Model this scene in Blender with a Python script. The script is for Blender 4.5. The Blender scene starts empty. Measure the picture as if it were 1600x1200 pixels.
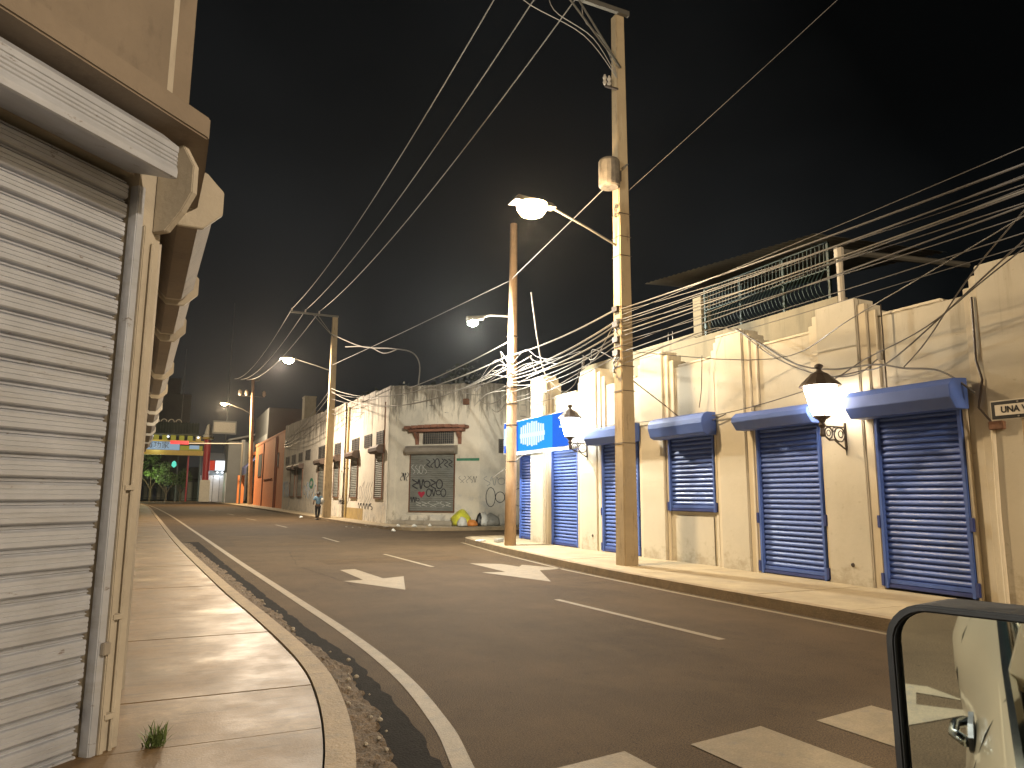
import bpy, bmesh, math, random
from mathutils import Vector, Matrix
R = math.radians
random.seed(7)
S = bpy.context.scene
COL = S.collection

# ------------------------------------------------------------------ camera
# world: +Y runs up the street, +X is the side of the cream building, metres
cam_d = bpy.data.cameras.new('camera')
cam_d.sensor_fit = 'HORIZONTAL'; cam_d.sensor_width = 36; cam_d.lens = 36 * 1120 / 1600
cam_d.clip_start = 0.03; cam_d.clip_end = 3000
cam = bpy.data.objects.new('camera', cam_d); COL.objects.link(cam); S.camera = cam
_y, _p, _r = R(25.15), R(8.86), R(.35)
_f = Vector((math.sin(_y) * math.cos(_p), math.cos(_y) * math.cos(_p), math.sin(_p)))
_rt0 = Vector((math.cos(_y), -math.sin(_y), 0)); _up0 = _rt0.cross(_f)
_rt = math.cos(_r) * _rt0 + math.sin(_r) * _up0
_up = -math.sin(_r) * _rt0 + math.cos(_r) * _up0
cam.matrix_world = Matrix(((_rt.x, _up.x, -_f.x, 0), (_rt.y, _up.y, -_f.y, 0), (_rt.z, _up.z, -_f.z, 1.6), (0, 0, 0, 1)))

# ------------------------------------------------------------------ night sky
W = bpy.data.worlds.new('World'); S.world = W; W.use_nodes = True
nt = W.node_tree; nt.nodes.clear()
wo = nt.nodes.new('ShaderNodeOutputWorld'); bg = nt.nodes.new('ShaderNodeBackground')
tc = nt.nodes.new('ShaderNodeTexCoord'); nz = nt.nodes.new('ShaderNodeTexNoise'); cr = nt.nodes.new('ShaderNodeValToRGB')
nz.inputs['Scale'].default_value = 1.7; nz.inputs['Detail'].default_value = 4; nz.inputs['Roughness'].default_value = .45
nt.links.new(tc.outputs['Generated'], nz.inputs['Vector']); nt.links.new(nz.outputs['Fac'], cr.inputs['Fac'])
cr.color_ramp.elements[0].position = .40; cr.color_ramp.elements[0].color = (.0035, .0045, .005, 1)
cr.color_ramp.elements[1].position = .68; cr.color_ramp.elements[1].color = (.024, .026, .027, 1)
sx = nt.nodes.new('ShaderNodeSeparateXYZ'); nt.links.new(tc.outputs['Generated'], sx.inputs[0])
mr_ = nt.nodes.new('ShaderNodeMapRange'); mr_.inputs[1].default_value = 0; mr_.inputs[2].default_value = .45; mr_.inputs[3].default_value = 1.6; mr_.inputs[4].default_value = .36
nt.links.new(sx.outputs['Z'], mr_.inputs[0])
sc_ = nt.nodes.new('ShaderNodeVectorMath'); sc_.operation = 'SCALE'; nt.links.new(cr.outputs['Color'], sc_.inputs[0]); nt.links.new(mr_.outputs[0], sc_.inputs['Scale'])
nt.links.new(sc_.outputs[0], bg.inputs['Color']); bg.inputs['Strength'].default_value = .8
nt.links.new(bg.outputs[0], wo.inputs[0])
S.view_settings.view_transform = 'Standard'; S.view_settings.look = 'None'
S.view_settings.exposure = 0; S.view_settings.gamma = 1
S.render.engine = 'CYCLES'
S.cycles.max_bounces = 6

WARM = (1.0, .75, .45); WARM2 = (1.0, .82, .62); COOL = (1.0, .97, .84); WHITE = (.85, .95, 1.0)
def lamp(name, loc, w, col, r=.12, spot=None):
    l = bpy.data.lights.new(name, 'SPOT' if spot else 'POINT'); l.energy = w; l.color = col; l.shadow_soft_size = r
    if spot: l.spot_size = R(spot); l.spot_blend = .5
    o = bpy.data.objects.new(name, l); o.location = loc; COL.objects.link(o); return o

# ------------------------------------------------------------------ materials
def mat(name, col, rough=.75, metal=0., var=.2, vscale=2., bump=.15, bscale=30., stains=None, emit=None, coat=0, grain=.0, spec=.5):
    """stains = list of (colour, noise scale xyz, lo, hi, amount, zlo, zhi)"""
    m = bpy.data.materials.new(name); m.use_nodes = True; n = m.node_tree; L = n.links
    b = n.nodes['Principled BSDF']
    b.inputs['Roughness'].default_value = rough; b.inputs['Metallic'].default_value = metal
    b.inputs['Specular IOR Level'].default_value = spec
    if coat: b.inputs['Coat Weight'].default_value = coat
    g = n.nodes.new('ShaderNodeNewGeometry')
    a = n.nodes.new('ShaderNodeTexNoise'); a.inputs['Scale'].default_value = vscale; a.inputs['Detail'].default_value = 8
    a.inputs['Roughness'].default_value = .65
    L.new(g.outputs['Position'], a.inputs['Vector'])
    mp = n.nodes.new('ShaderNodeMapRange'); mp.inputs[1].default_value = .3; mp.inputs[2].default_value = .7
    mp.inputs[3].default_value = 1 - var; mp.inputs[4].default_value = 1 + var
    L.new(a.outputs['Fac'], mp.inputs[0])
    mx = n.nodes.new('ShaderNodeVectorMath'); mx.operation = 'SCALE'; mx.inputs[0].default_value = col[:3]
    L.new(mp.outputs[0], mx.inputs['Scale'])
    cur = mx.outputs[0]
    if grain:
        h = n.nodes.new('ShaderNodeTexNoise'); h.inputs['Scale'].default_value = 90; h.inputs['Detail'].default_value = 3
        L.new(g.outputs['Position'], h.inputs['Vector'])
        q = n.nodes.new('ShaderNodeMapRange'); q.inputs[1].default_value = .35; q.inputs[2].default_value = .65
        q.inputs[3].default_value = 1 - grain; q.inputs[4].default_value = 1 + grain
        L.new(h.outputs['Fac'], q.inputs[0])
        v = n.nodes.new('ShaderNodeVectorMath'); v.operation = 'SCALE'; L.new(cur, v.inputs[0]); L.new(q.outputs[0], v.inputs['Scale']); cur = v.outputs[0]
    for st in (stains or []):
        c, sc, lo, hi, am, zl, zh = st
        mpg = n.nodes.new('ShaderNodeMapping'); mpg.inputs['Scale'].default_value = sc
        L.new(g.outputs['Position'], mpg.inputs['Vector'])
        t = n.nodes.new('ShaderNodeTexNoise'); t.inputs['Scale'].default_value = 1; t.inputs['Detail'].default_value = 7; t.inputs['Roughness'].default_value = .7
        L.new(mpg.outputs[0], t.inputs['Vector'])
        r = n.nodes.new('ShaderNodeMapRange'); r.inputs[1].default_value = lo; r.inputs[2].default_value = hi
        r.inputs[3].default_value = 0; r.inputs[4].default_value = am
        src = t.outputs['Fac']
        if zl is not None:
            sx = n.nodes.new('ShaderNodeSeparateXYZ'); L.new(g.outputs['Position'], sx.inputs[0])
            zr = n.nodes.new('ShaderNodeMapRange'); zr.inputs[1].default_value = zl; zr.inputs[2].default_value = zh
            zr.inputs[3].default_value = -.22; zr.inputs[4].default_value = .12
            L.new(sx.outputs['Z'], zr.inputs[0])
            ad = n.nodes.new('ShaderNodeMath'); ad.operation = 'ADD'; L.new(src, ad.inputs[0]); L.new(zr.outputs[0], ad.inputs[1]); src = ad.outputs[0]
        L.new(src, r.inputs[0])
        mm = n.nodes.new('ShaderNodeMix'); mm.data_type = 'RGBA'
        L.new(r.outputs[0], mm.inputs[0]); L.new(cur, mm.inputs[6]); mm.inputs[7].default_value = (*c, 1); cur = mm.outputs[2]
    L.new(cur, b.inputs['Base Color'])
    if bump:
        d = n.nodes.new('ShaderNodeTexNoise'); d.inputs['Scale'].default_value = bscale; d.inputs['Detail'].default_value = 6
        L.new(g.outputs['Position'], d.inputs['Vector'])
        bp = n.nodes.new('ShaderNodeBump'); bp.inputs['Strength'].default_value = bump; bp.inputs['Distance'].default_value = .02
        L.new(d.outputs['Fac'], bp.inputs['Height']); L.new(bp.outputs[0], b.inputs['Normal'])
    if rough < .7 and not metal:
        rr = n.nodes.new('ShaderNodeMapRange'); rr.inputs[1].default_value = .3; rr.inputs[2].default_value = .7
        rr.inputs[3].default_value = rough - .12; rr.inputs[4].default_value = rough + .15
        L.new(a.outputs['Fac'], rr.inputs[0]); L.new(rr.outputs[0], b.inputs['Roughness'])
    if emit:
        b.inputs['Emission Color'].default_value = (*emit[0], 1); b.inputs['Emission Strength'].default_value = emit[1]
    return m
M = {}
M['asphalt'] = mat('asphalt', (.066, .043, .0225), .85, 0, .28, .5, .55, 120, [((.042, .027, .013), (.35, .09, 1), .50, .70, .5, None, None), ((.095, .064, .034), (1.3, 1.0, 1), .52, .72, .5, None, None), ((.036, .024, .012), (3.2, 2.4, 1), .58, .74, .5, None, None), ((.016, .010, .006), (19, 9, 1), .62, .68, .85, None, None), ((.14, .10, .06), (23, 17, 1), .70, .76, .8, None, None), ((.092, .060, .031), (2.5, .5, 1), .56, .75, .45, None, None)], grain=.5, spec=.15)
M['tar'] = mat('tar', (.013, .011, .010), .95, 0, .3, 6, .6, 60, grain=.3, spec=.1)
M['gutter_dirt'] = mat('gutter_dirt', (.10, .068, .040), .95, 0, .4, 9, .8, 50, [((.05, .04, .03), (6, 6, 6), .5, .7, .8, None, None)], grain=.4)
M['line'] = mat('line', (.17, .128, .072), .7, 0, .2, 5, .3, 90, [((.09, .08, .07), (7, 7, 7), .56, .72, .8, None, None)], grain=.15)
M['pave'] = mat('pave', (.135, .082, .034), .50, 0, .22, 1.2, .10, 70, [((.075, .045, .019), (1.6, .9, 1), .46, .66, .75, None, None), ((.045, .026, .011), (1.8, 12, 1), .52, .66, .65, None, None), ((.04, .025, .012), (11, 30, 1), .60, .68, .7, None, None), ((.30, .215, .12), (1.1, 1.1, 1), .56, .68, .5, None, None)], grain=.12)
M['kerb'] = mat('kerb', (.24, .175, .10), .75, 0, .2, 3, .4, 40, [((.13, .11, .08), (5, 5, 5), .52, .7, .7, None, None)], grain=.15)
M['pave_r'] = mat('pave_r', (.33, .265, .165), .7, 0, .2, 1.5, .25, 45, [((.17, .14, .10), (1.6, 1.2, 1), .5, .72, .6, None, None)], grain=.12)
M['cream'] = mat('cream', (.47, .42, .325), .8, 0, .07, .9, .12, 14, [((.33, .27, .18), (1.2, 1.2, .5), .55, .78, .35, None, None), ((.25, .20, .13), (6, 6, .35), .54, .70, .45, 3.0, 5.6), ((.22, .17, .10), (3, 3, 4), .50, .66, .5, 1.1, .1), ((.30, .25, .17), (9, 9, 9), .62, .70, .5, None, None)])
M['creamtrim'] = mat('creamtrim', (.55, .48, .36), .8, 0, .06, 1.2, .1, 20, [((.40, .33, .22), (5, 5, .4), .56, .75, .35, None, None)])
M['roofwall'] = mat('roofwall', (.20, .17, .11), .85, 0, .15, 1, .2, 15, [((.10, .09, .06), (4, 4, .4), .5, .7, .6, None, None)])
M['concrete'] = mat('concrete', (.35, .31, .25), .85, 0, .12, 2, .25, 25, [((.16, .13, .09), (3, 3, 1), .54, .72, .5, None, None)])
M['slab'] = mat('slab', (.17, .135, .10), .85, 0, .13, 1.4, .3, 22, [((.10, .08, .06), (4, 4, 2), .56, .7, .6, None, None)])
M['steel'] = mat('steel', (.43, .45, .50), .42, .35, .10, 3, .06, 60, [((.16, .12, .09), (9, 9, 22), .63, .70, .8, None, None), ((.27, .25, .22), (1, 1, 7), .5, .75, .5, None, None)])
M['shutback_shade'] = mat('shutback_shade', (.10, .085, .07), .7, .1, .2, 3, .06, 60)  # dark tone stands in for shade between the slats
M['steeld'] = mat('steeld', (.30, .27, .23), .5, .3, .12, 3, .06, 60)
M['blue'] = mat('blue', (.058, .108, .34), .46, .0, .10, 2.5, .06, 30, [((.10, .13, .32), (3, 3, 9), .55, .75, .5, None, None)])
M['bluedk'] = mat('bluedk', (.03, .045, .17), .42, .0, .12, 3, .06, 30)
M['polec'] = mat('polec', (.33, .25, .145), .85, 0, .10, 2, .25, 25, [((.12, .08, .045), (7, 7, 1.2), .56, .70, .75, None, None), ((.42, .34, .22), (3, 3, .6), .58, .70, .6, None, None)])
M['wood'] = mat('wood', (.36, .24, .14), .8, 0, .2, 2, .3, 18, [((.10, .06, .03), (9, 9, .9), .55, .7, .7, None, None)])
M['iron'] = mat('iron', (.05, .035, .025), .5, .3, .2, 8, .1, 30)
M['wire'] = mat('wire', (.10, .09, .08), .5, .0, .1, 3, 0)
M['wirem'] = mat('wirem', (.15, .135, .11), .5, .1, .1, 3, 0)
M['wirel'] = mat('wirel', (.24, .22, .19), .4, .3, .1, 3, 0)
M['white_wall'] = mat('white_wall', (.66, .61, .51), .85, 0, .10, .7, .2, 12,
    [((.36, .34, .29), (.8, .8, .5), .5, .75, .6, None, None), ((.06, .05, .038), (1.9, 1.9, .4), .46, .60, .74, 4.2, 7.4), ((.09, .075, .055), (7, 7, .5), .5, .62, .7, 4.8, 7.4), ((.34, .36, .38), (1.1, 1.1, 1.5), .62, .75, .5, 3.2, 1.2), ((.16, .13, .09), (3, 3, 2), .55, .70, .7, 1.9, -.2)])
M['orange'] = mat('orange', (.80, .26, .085), .85, 0, .08, .6, .15, 8, [((.33, .10, .04), (.6, .6, .4), .55, .75, .5, None, None)])
M['orangedk'] = mat('orangedk', (.20, .055, .02), .85, 0, .1, 1, .1, 8)
M['grate'] = mat('grate', (.09, .08, .07), .7, .2, .2, 3, .2, 30)
M['oldshut'] = mat('oldshut', (.24, .25, .23), .6, .3, .15, 2, .1, 30, [((.10, .09, .08), (3, 3, 6), .55, .7, .6, None, None)])
M['rust'] = mat('rust', (.17, .085, .05), .8, .2, .3, 5, .3, 30)
M['brownhood'] = mat('brownhood', (.09, .06, .045), .7, .2, .3, 3, .2, 30)
M['brick'] = mat('brick', (.24, .11, .07), .9, 0, .25, 4, .4, 25)
M['black'] = mat('black', (.012, .012, .012), .45, 0, .1, 5, .05, 60)
M['spray'] = mat('spray', (.03, .03, .035), .8, 0, .2, 9, 0)
M['sprayr'] = mat('sprayr', (.35, .02, .05), .8, 0, .2, 9, 0)
M['sprayg'] = mat('sprayg', (.05, .22, .13), .8, 0, .2, 9, 0)
M['sprayb'] = mat('sprayb', (.25, .33, .42), .8, 0, .2, 9, 0)
M['spraym'] = mat('spraym', (.26, .26, .26), .8, 0, .2, 9, 0)
M['spraysilver'] = mat('spraysilver', (.52, .52, .50), .8, 0, .2, 9, 0)
M['ypaint'] = mat('ypaint', (.38, .27, .10), .85, 0, .2, 2, .1, 20, [((.25, .2, .14), (3, 3, 2), .5, .65, .8, None, None)])
M['cwhite'] = mat('cwhite', (.70, .68, .62), .6, 0, .08, 3, .05, 20)
M['ivory'] = mat('ivory', (.62, .56, .46), .6, 0, .08, 3, .05, 20)
M['plastic_y'] = mat('plastic_y', (.62, .62, .06), .4, 0, .2, 7, .5, 12)
M['plastic_w'] = mat('plastic_w', (.6, .6, .56), .45, 0, .2, 7, .5, 12)
M['plastic_g'] = mat('plastic_g', (.28, .27, .24), .5, 0, .2, 7, .5, 12)
M['plastic_o'] = mat('plastic_o', (.6, .22, .05), .5, 0, .2, 7, .3, 12)
M['leaf'] = mat('leaf', (.07, .12, .03), .6, 0, .35, 2, .1, 30)
M['darkleaf'] = mat('darkleaf', (.008, .013, .006), .8, 0, .35, 2, .1, 30)
M['grass'] = mat('grass', (.09, .13, .03), .7, 0, .35, 9, 0)
M['bark'] = mat('bark', (.09, .06, .04), .9, 0, .3, 6, .5, 20)
M['oldcan'] = mat('oldcan', (.13, .105, .075), .8, .1, .3, 6, .3, 30, [((.04, .03, .02), (5, 5, 2), .5, .68, .8, None, None)])
M['green_steel'] = mat('green_steel', (.007, .020, .016), .5, .2, .2, 3, .05, 30)
M['tin'] = mat('tin', (.12, .11, .09), .5, .4, .15, 2, .1, 30)
M['red'] = mat('red', (.38, .02, .035), .5, 0, .1, 2, .05, 30)
M['gold'] = mat('gold', (.50, .36, .05), .5, 0, .1, 2, .05, 30)
M['tiledark'] = mat('tiledark', (.02, .035, .03), .5, 0, .2, 2, .1, 30)
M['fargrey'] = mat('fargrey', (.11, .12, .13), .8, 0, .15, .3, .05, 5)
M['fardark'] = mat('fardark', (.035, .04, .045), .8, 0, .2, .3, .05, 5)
M['bluecloth'] = mat('bluecloth', (.035, .045, .13), .8, 0, .2, 2, .2, 20)
M['carpaint'] = mat('carpaint', (.48, .40, .28), .28, .15, .03, 3, 0, coat=.6)
M['carglass'] = mat('carglass', (.02, .03, .03), .05, 0, .02, 3, 0)
M['chrome'] = mat('chrome', (.55, .6, .6), .12, 1, .02, 3, 0)
M['tyre'] = mat('tyre', (.02, .02, .02), .85, 0, .1, 20, .2, 60)
M['mirror'] = mat('mirror', (.66, .72, .70), .015, 1, .0, 3, 0)
M['skin'] = mat('skin', (.12, .065, .04), .6, 0, .1, 9, 0)
M['shirt'] = mat('shirt', (.12, .22, .33), .85, 0, .1, 9, .1, 60)
M['trousers'] = mat('trousers', (.012, .013, .016), .85, 0, .1, 9, .1, 60)
M['stone'] = mat('stone', (.3, .27, .22), .9, 0, .3, 20, .4, 60)
def glow(name, col, s):
    m = bpy.data.materials.new(name); m.use_nodes = True; n = m.node_tree; n.nodes.clear()
    e = n.nodes.new('ShaderNodeEmission'); e.inputs[0].default_value = (*col, 1); e.inputs[1].default_value = s
    o = n.nodes.new('ShaderNodeOutputMaterial'); n.links.new(e.outputs[0], o.inputs[0]); return m
M['g_warm'] = glow('lamp_glow_warm', (1, .74, .40), 60)
M['g_cool'] = glow('lamp_glow_cool', (.88, 1, .92), 30)
M['g_lantern'] = glow('lantern_glow', (1, .86, .68), 42)
M['g_lanternc'] = glow('lantern_glow_cool', (.88, .95, 1), 55)
M['g_tube'] = glow('tube_glow', (.78, .93, 1), 9)
M['g_signblue'] = glow('sign_blue', (.035, .19, .95), 1.0)
M['g_signcyan'] = glow('sign_cyan', (.04, .42, 1.0), 1.0)
M['g_signwhite'] = glow('sign_white', (.75, .92, 1), 1.25)
M['g_shop'] = glow('shop_glow', (.9, .95, 1), 1.6)
M['g_panel'] = glow('gate_panel_glow', (.42, .58, .72), .6)
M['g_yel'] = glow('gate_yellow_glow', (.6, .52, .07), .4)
M['g_green'] = glow('sign_green_glow', (.15, .9, .65), .9)
M['g_redsig'] = glow('shop_red_glow', (.7, .06, .03), .7)

# ------------------------------------------------------------------ mesh builder
class B:
    def __init__(s): s.v = []; s.f = []
    def add(s, vs, fs):
        k = len(s.v); s.v += [tuple(p) for p in vs]; s.f += [tuple(i + k for i in f) for f in fs]; return s
    def box(s, x0, y0, z0, x1, y1, z1):
        return s.add([(x0, y0, z0), (x1, y0, z0), (x1, y1, z0), (x0, y1, z0), (x0, y0, z1), (x1, y0, z1), (x1, y1, z1), (x0, y1, z1)],
                     [(0, 3, 2, 1), (4, 5, 6, 7), (0, 1, 5, 4), (1, 2, 6, 5), (2, 3, 7, 6), (3, 0, 4, 7)])
    def obox(s, o, u, v, w):
        o, u, v, w = Vector(o), Vector(u), Vector(v), Vector(w)
        p = [o, o + u, o + u + v, o + v]; p += [q + w for q in p]
        return s.add(p, [(0, 3, 2, 1), (4, 5, 6, 7), (0, 1, 5, 4), (1, 2, 6, 5), (2, 3, 7, 6), (3, 0, 4, 7)])
    def prism(s, pts, z0, z1):
        n = len(pts); vs = [(x, y, z0) for x, y in pts] + [(x, y, z1) for x, y in pts]
        return s.add(vs, [tuple(range(n))[::-1], tuple(range(n, 2 * n))] + [(i, (i + 1) % n, n + (i + 1) % n, n + i) for i in range(n)])
    def extr(s, prof, o, ua, ub, w):
        """closed profile [(a,b)] in plane o + a*ua + b*ub, extruded by vector w"""
        o, ua, ub, w = Vector(o), Vector(ua), Vector(ub), Vector(w); n = len(prof)
        vs = [o + ua * a + ub * b for a, b in prof]; vs += [q + w for q in vs]
        return s.add(vs, [tuple(range(n))[::-1], tuple(range(n, 2 * n))] + [(i, (i + 1) % n, n + (i + 1) % n, n + i) for i in range(n)])
    def tube(s, pts, r, n=6, caps=True):
        pts = [Vector(p) for p in pts]; m = len(pts)
        rs = r if isinstance(r, (list, tuple)) else [r] * m; k = len(s.v)
        up = None
        for i, p in enumerate(pts):
            t = (pts[min(i + 1, m - 1)] - pts[max(i - 1, 0)]).normalized()
            if up is None: up = Vector((0, 0, 1)) if abs(t.z) < .9 else Vector((1, 0, 0))
            a = t.cross(up).normalized(); b = a.cross(t).normalized(); up = b
            for j in range(n):
                c, q = math.cos(2 * math.pi * (j + .5) / n), math.sin(2 * math.pi * (j + .5) / n)
                s.v.append(tuple(p + (a * c + b * q) * rs[i]))
        for i in range(m - 1):
            for j in range(n):
                s.f.append((k + i * n + j, k + i * n + (j + 1) % n, k + (i + 1) * n + (j + 1) % n, k + (i + 1) * n + j))
        if caps: s.f += [tuple(k + j for j in range(n))[::-1], tuple(k + (m - 1) * n + j for j in range(n))]
        return s
    def lathe(s, c, prof, n=16):
        c = Vector(c); k = len(s.v); m = len(prof)
        for r, z in prof:
            for j in range(n):
                a = 2 * math.pi * j / n; s.v.append((c.x + r * math.cos(a), c.y + r * math.sin(a), c.z + z))
        for i in range(m - 1):
            for j in range(n):
                s.f.append((k + i * n + j, k + i * n + (j + 1) % n, k + (i + 1) * n + (j + 1) % n, k + (i + 1) * n + j))
        s.f += [tuple(k + j for j in range(n))[::-1], tuple(k + (m - 1) * n + j for j in range(n))]
        return s
    def ribbon(s, L, Rr):
        n = len(L); k = len(s.v); s.v += [tuple(p) for p in L] + [tuple(p) for p in Rr]
        s.f += [(k + i, k + n + i, k + n + i + 1, k + i + 1) for i in range(n - 1)]; return s
    def build(s, name, m, parent=None, smooth=False, bevel=0, **props):
        off = world_off(parent)
        me = bpy.data.meshes.new(name); me.from_pydata([(x - off.x, y - off.y, z - off.z) for x, y, z in s.v], [], s.f); me.update()
        bm = bmesh.new(); bm.from_mesh(me); bmesh.ops.recalc_face_normals(bm, faces=bm.faces)
        if bevel: bmesh.ops.bevel(bm, geom=[e for e in bm.edges if len(e.link_faces) == 2 and e.calc_face_angle(0) > .6], offset=bevel, segments=2, affect='EDGES', clamp_overlap=True)
        bm.to_mesh(me); bm.free()
        if smooth: me.shade_smooth()
        me.materials.append(M[m] if isinstance(m, str) else m)
        o = bpy.data.objects.new(name, me); COL.objects.link(o)
        if parent is not None: o.parent = parent
        for a, b in props.items(): o[a] = b
        return o
def world_off(p):
    v = Vector((0, 0, 0))
    while p is not None: v += p.location; p = p.parent
    return v
def thing(name, loc, label, cat, group=None):
    o = bpy.data.objects.new(name, None); o.empty_display_size = .2; o.location = loc; COL.objects.link(o)
    o['label'] = label; o['category'] = cat
    if group: o['group'] = group
    return o
def tag(o, label, cat, group=None):
    o['label'] = label; o['category'] = cat
    if group: o['group'] = group
    return o
def dup(o, dloc, parent, name=None):
    c = o.copy(); COL.objects.link(c); c.parent = parent; c.location = o.location + Vector(dloc); return c
def struct(b, name, m, parent=None):
    o = b.build(name, m, parent); o['kind'] = 'structure'; return o
def text_mesh(name, s, m, size, mw, parent, depth=.004, squash=1):
    cu = bpy.data.curves.new(name, 'FONT'); cu.body = s; cu.size = size; cu.extrude = depth; cu.align_x = 'CENTER'; cu.align_y = 'CENTER'; cu.offset = .004 if s == 'UNA VIA' else 0
    t = bpy.data.objects.new(name, cu); COL.objects.link(t); bpy.context.view_layer.update()
    me = bpy.data.meshes.new_from_object(t.evaluated_get(bpy.context.evaluated_depsgraph_get()))
    bpy.data.objects.remove(t); me.name = name
    off = Matrix.Translation(-world_off(parent))
    me.transform(off @ mw @ Matrix.Diagonal((squash, 1, 1, 1)))
    me.materials.clear(); me.materials.append(M[m])
    o = bpy.data.objects.new(name, me); COL.objects.link(o); o.parent = parent; return o

# ================================================================== GROUND
b = B(); b.add([(-400, -200, 0), (500, -200, 0), (500, 900, 0), (-400, 900, 0)], [(0, 1, 2, 3)])
struct(b, 'road', 'asphalt')

def offset_line(pts, d):
    out = []
    for i, p in enumerate(pts):
        a = Vector(pts[max(i - 1, 0)]); c = Vector(pts[min(i + 1, len(pts) - 1)]); t = (c - a).normalized(); out.append((p[0] + t.y * d, p[1] - t.x * d))
    return out
def smooth_pts(P, n=6):
    out = []
    for i in range(len(P) - 1):
        p0, p1, p2, p3 = [Vector(P[max(0, min(len(P) - 1, j))]) for j in (i - 1, i, i + 1, i + 2)]
        for k in range(n):
            t = k / n
            out.append(tuple(.5 * ((2 * p1) + (p2 - p0) * t + (2 * p0 - 5 * p1 + 4 * p2 - p3) * t * t + (3 * p1 - p0 - 3 * p2 + p3) * t ** 3)))
    out.append(tuple(P[-1])); return out
def strip3(b, A, C, z0, z1):
    """solid strip between polylines A and C"""
    n = len(A)
    for i in range(n - 1):
        b.add([(*A[i], z0), (*C[i], z0), (*C[i + 1], z0), (*A[i + 1], z0), (*A[i], z1), (*C[i], z1), (*C[i + 1], z1), (*A[i + 1], z1)],
              [(4, 5, 6, 7), (0, 4, 7, 3), (1, 2, 6, 5)] + ([(0, 1, 5, 4)] if i == 0 else []) + ([(2, 3, 7, 6)] if i == n - 2 else []))

# left kerb (inner edge) from the cross street round the corner and away up the street
KL = [(-9, 2.35), (-4, 2.35), (-1.2, 2.45), (-.1, 2.75), (.55, 3.35), (.86, 4.2), (1.08, 5.6), (1.14, 7.0), (1.02, 9.5), (.74, 14), (.10, 27.5), (-.9, 55), (-2.67, 100), (-6, 150)]
KLs = smooth_pts(KL, 6)
kin = KLs; kout = offset_line(KLs, .17)
b = B(); strip3(b, kin, kout, .0, .135); o = struct(b, 'kerb', 'kerb')
# left pavement base and its slabs
def facX(y): return -.18 - .0375 * (y - 5.1)
b = B(); back = []
for (x, y) in kin: back.append((min(x, facX(max(y, 5.1))) - .6 if y > 5 else x - 2.5, y if y > 5 else max(y + 1.2, 5.2)))
b.prism([(-9, 2.35), (-4, 2.35), (-1.2, 2.45), (-.1, 2.75), (.55, 3.35), (.86, 4.2), (1.08, 5.6), (1.14, 7.0), (1.02, 9.5), (.74, 14), (.10, 27.5), (-.9, 55), (-2.67, 100), (-6, 150), (-9, 150), (-5, 60), (-1.2, 8), (-9, 8)], 0, .105)
pavL = struct(b, 'pavement', 'tar')
def kin_x(y):
    for i in range(len(kin) - 1):
        if kin[i][1] <= y <= kin[i + 1][1] and kin[i][1] > 2.3 and kin[i+1][1] > kin[i][1] + 1e-6:
            t = (y - kin[i][1]) / (kin[i + 1][1] - kin[i][1]); return kin[i][0] + t * (kin[i + 1][0] - kin[i][0])
    return -1.0
ys = [2.52, 4.95, 6.05, 7.25, 8.5, 9.9, 11.4, 13.0, 14.8, 16.8, 19, 21.5, 24.5, 28, 32, 37, 43, 50, 58, 68, 80, 95, 115, 149]
for a, c in zip(ys[:-1], ys[1:]):
    m = 10 if a < 5 else 4; gap = .006 if a < 20 else .01
    yy = [a + gap + (c - a - 2 * gap) * i / m for i in range(m + 1)]
    right = [(kin_x(y) - .012, y) for y in yy]
    leftx = [(-3.2 if y < 5 else facX(y) - .35, y) for y in yy]
    b = B(); b.prism(right + leftx[::-1], .09, .120 + random.uniform(-.003, .003)); b.build('paving_slab', 'pave', pavL)

# gutter dirt: ragged strip of broken earth beside the kerb
def interp(P, y):
    for p, q in zip(P[:-1], P[1:]):
        if p[1] <= y <= q[1]: return p[0] + (q[0] - p[0]) * (y - p[1]) / (q[1] - p[1])
    return P[-1][0]
DE = [(1.25, 2.6), (1.32, 4.4), (1.42, 5.0), (1.52, 5.85), (1.55, 6.4), (1.62, 7.0), (1.46, 8.3), (1.42, 10.1), (1.30, 12.9), (1.12, 16.9), (.85, 22), (.50, 30)]
b = B(); N = 260; C_ = 14; rows = []
from mathutils import noise
for i in range(N + 1):
    y = 2.9 + (26 - 2.9) * (i / N) ** 1.6
    x0 = kin_x(y) + .16; x1 = interp(DE, y) + .10 * noise.noise((y * 2.1, 0, 0)) + .05 * noise.noise((y * 9, 3, 0))
    x1 = max(x1, x0 + .05); row = []
    for j in range(C_ + 1):
        t = j / C_; x = x0 + (x1 - x0) * t
        h = .018 + .028 * (1 - t) + .035 * max(0, noise.noise((x * 7, y * 7, 1))) + .02 * noise.noise((x * 25, y * 25, 4))
        if j == C_: h = -.01
        row.append((x, y, max(h, .008) if j < C_ else -.01))
    rows.append(row)
k = 0
for row in rows: b.v += row
for i in range(N):
    for j in range(C_):
        a = i * (C_ + 1) + j; b.f.append((a, a + 1, a + C_ + 2, a + C_ + 1))
o = b.build('gutter_dirt', 'gutter_dirt'); o['kind'] = 'stuff'
# dark ragged edge of the last asphalt layer
DO = [(1.50, 2.6), (1.58, 4.3), (1.66, 5.0), (1.72, 6.1), (1.76, 7.3), (1.62, 9.2), (1.50, 12.4), (1.28, 17.6), (.85, 30)]
Lp, Rp = [], []
for i in range(181):
    y = 2.7 + 24 * (i / 180) ** 1.5; Lp.append((kin_x(y) + .18, y, .004))
    Rp.append((interp(DO, y) + .05 * noise.noise((y * 4, 9, 0)) - .05 * abs(noise.noise((y * 13, 5, 0))), y, .004))
o = struct(B().ribbon(Lp, Rp), 'tar_edge', 'tar')
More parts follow.
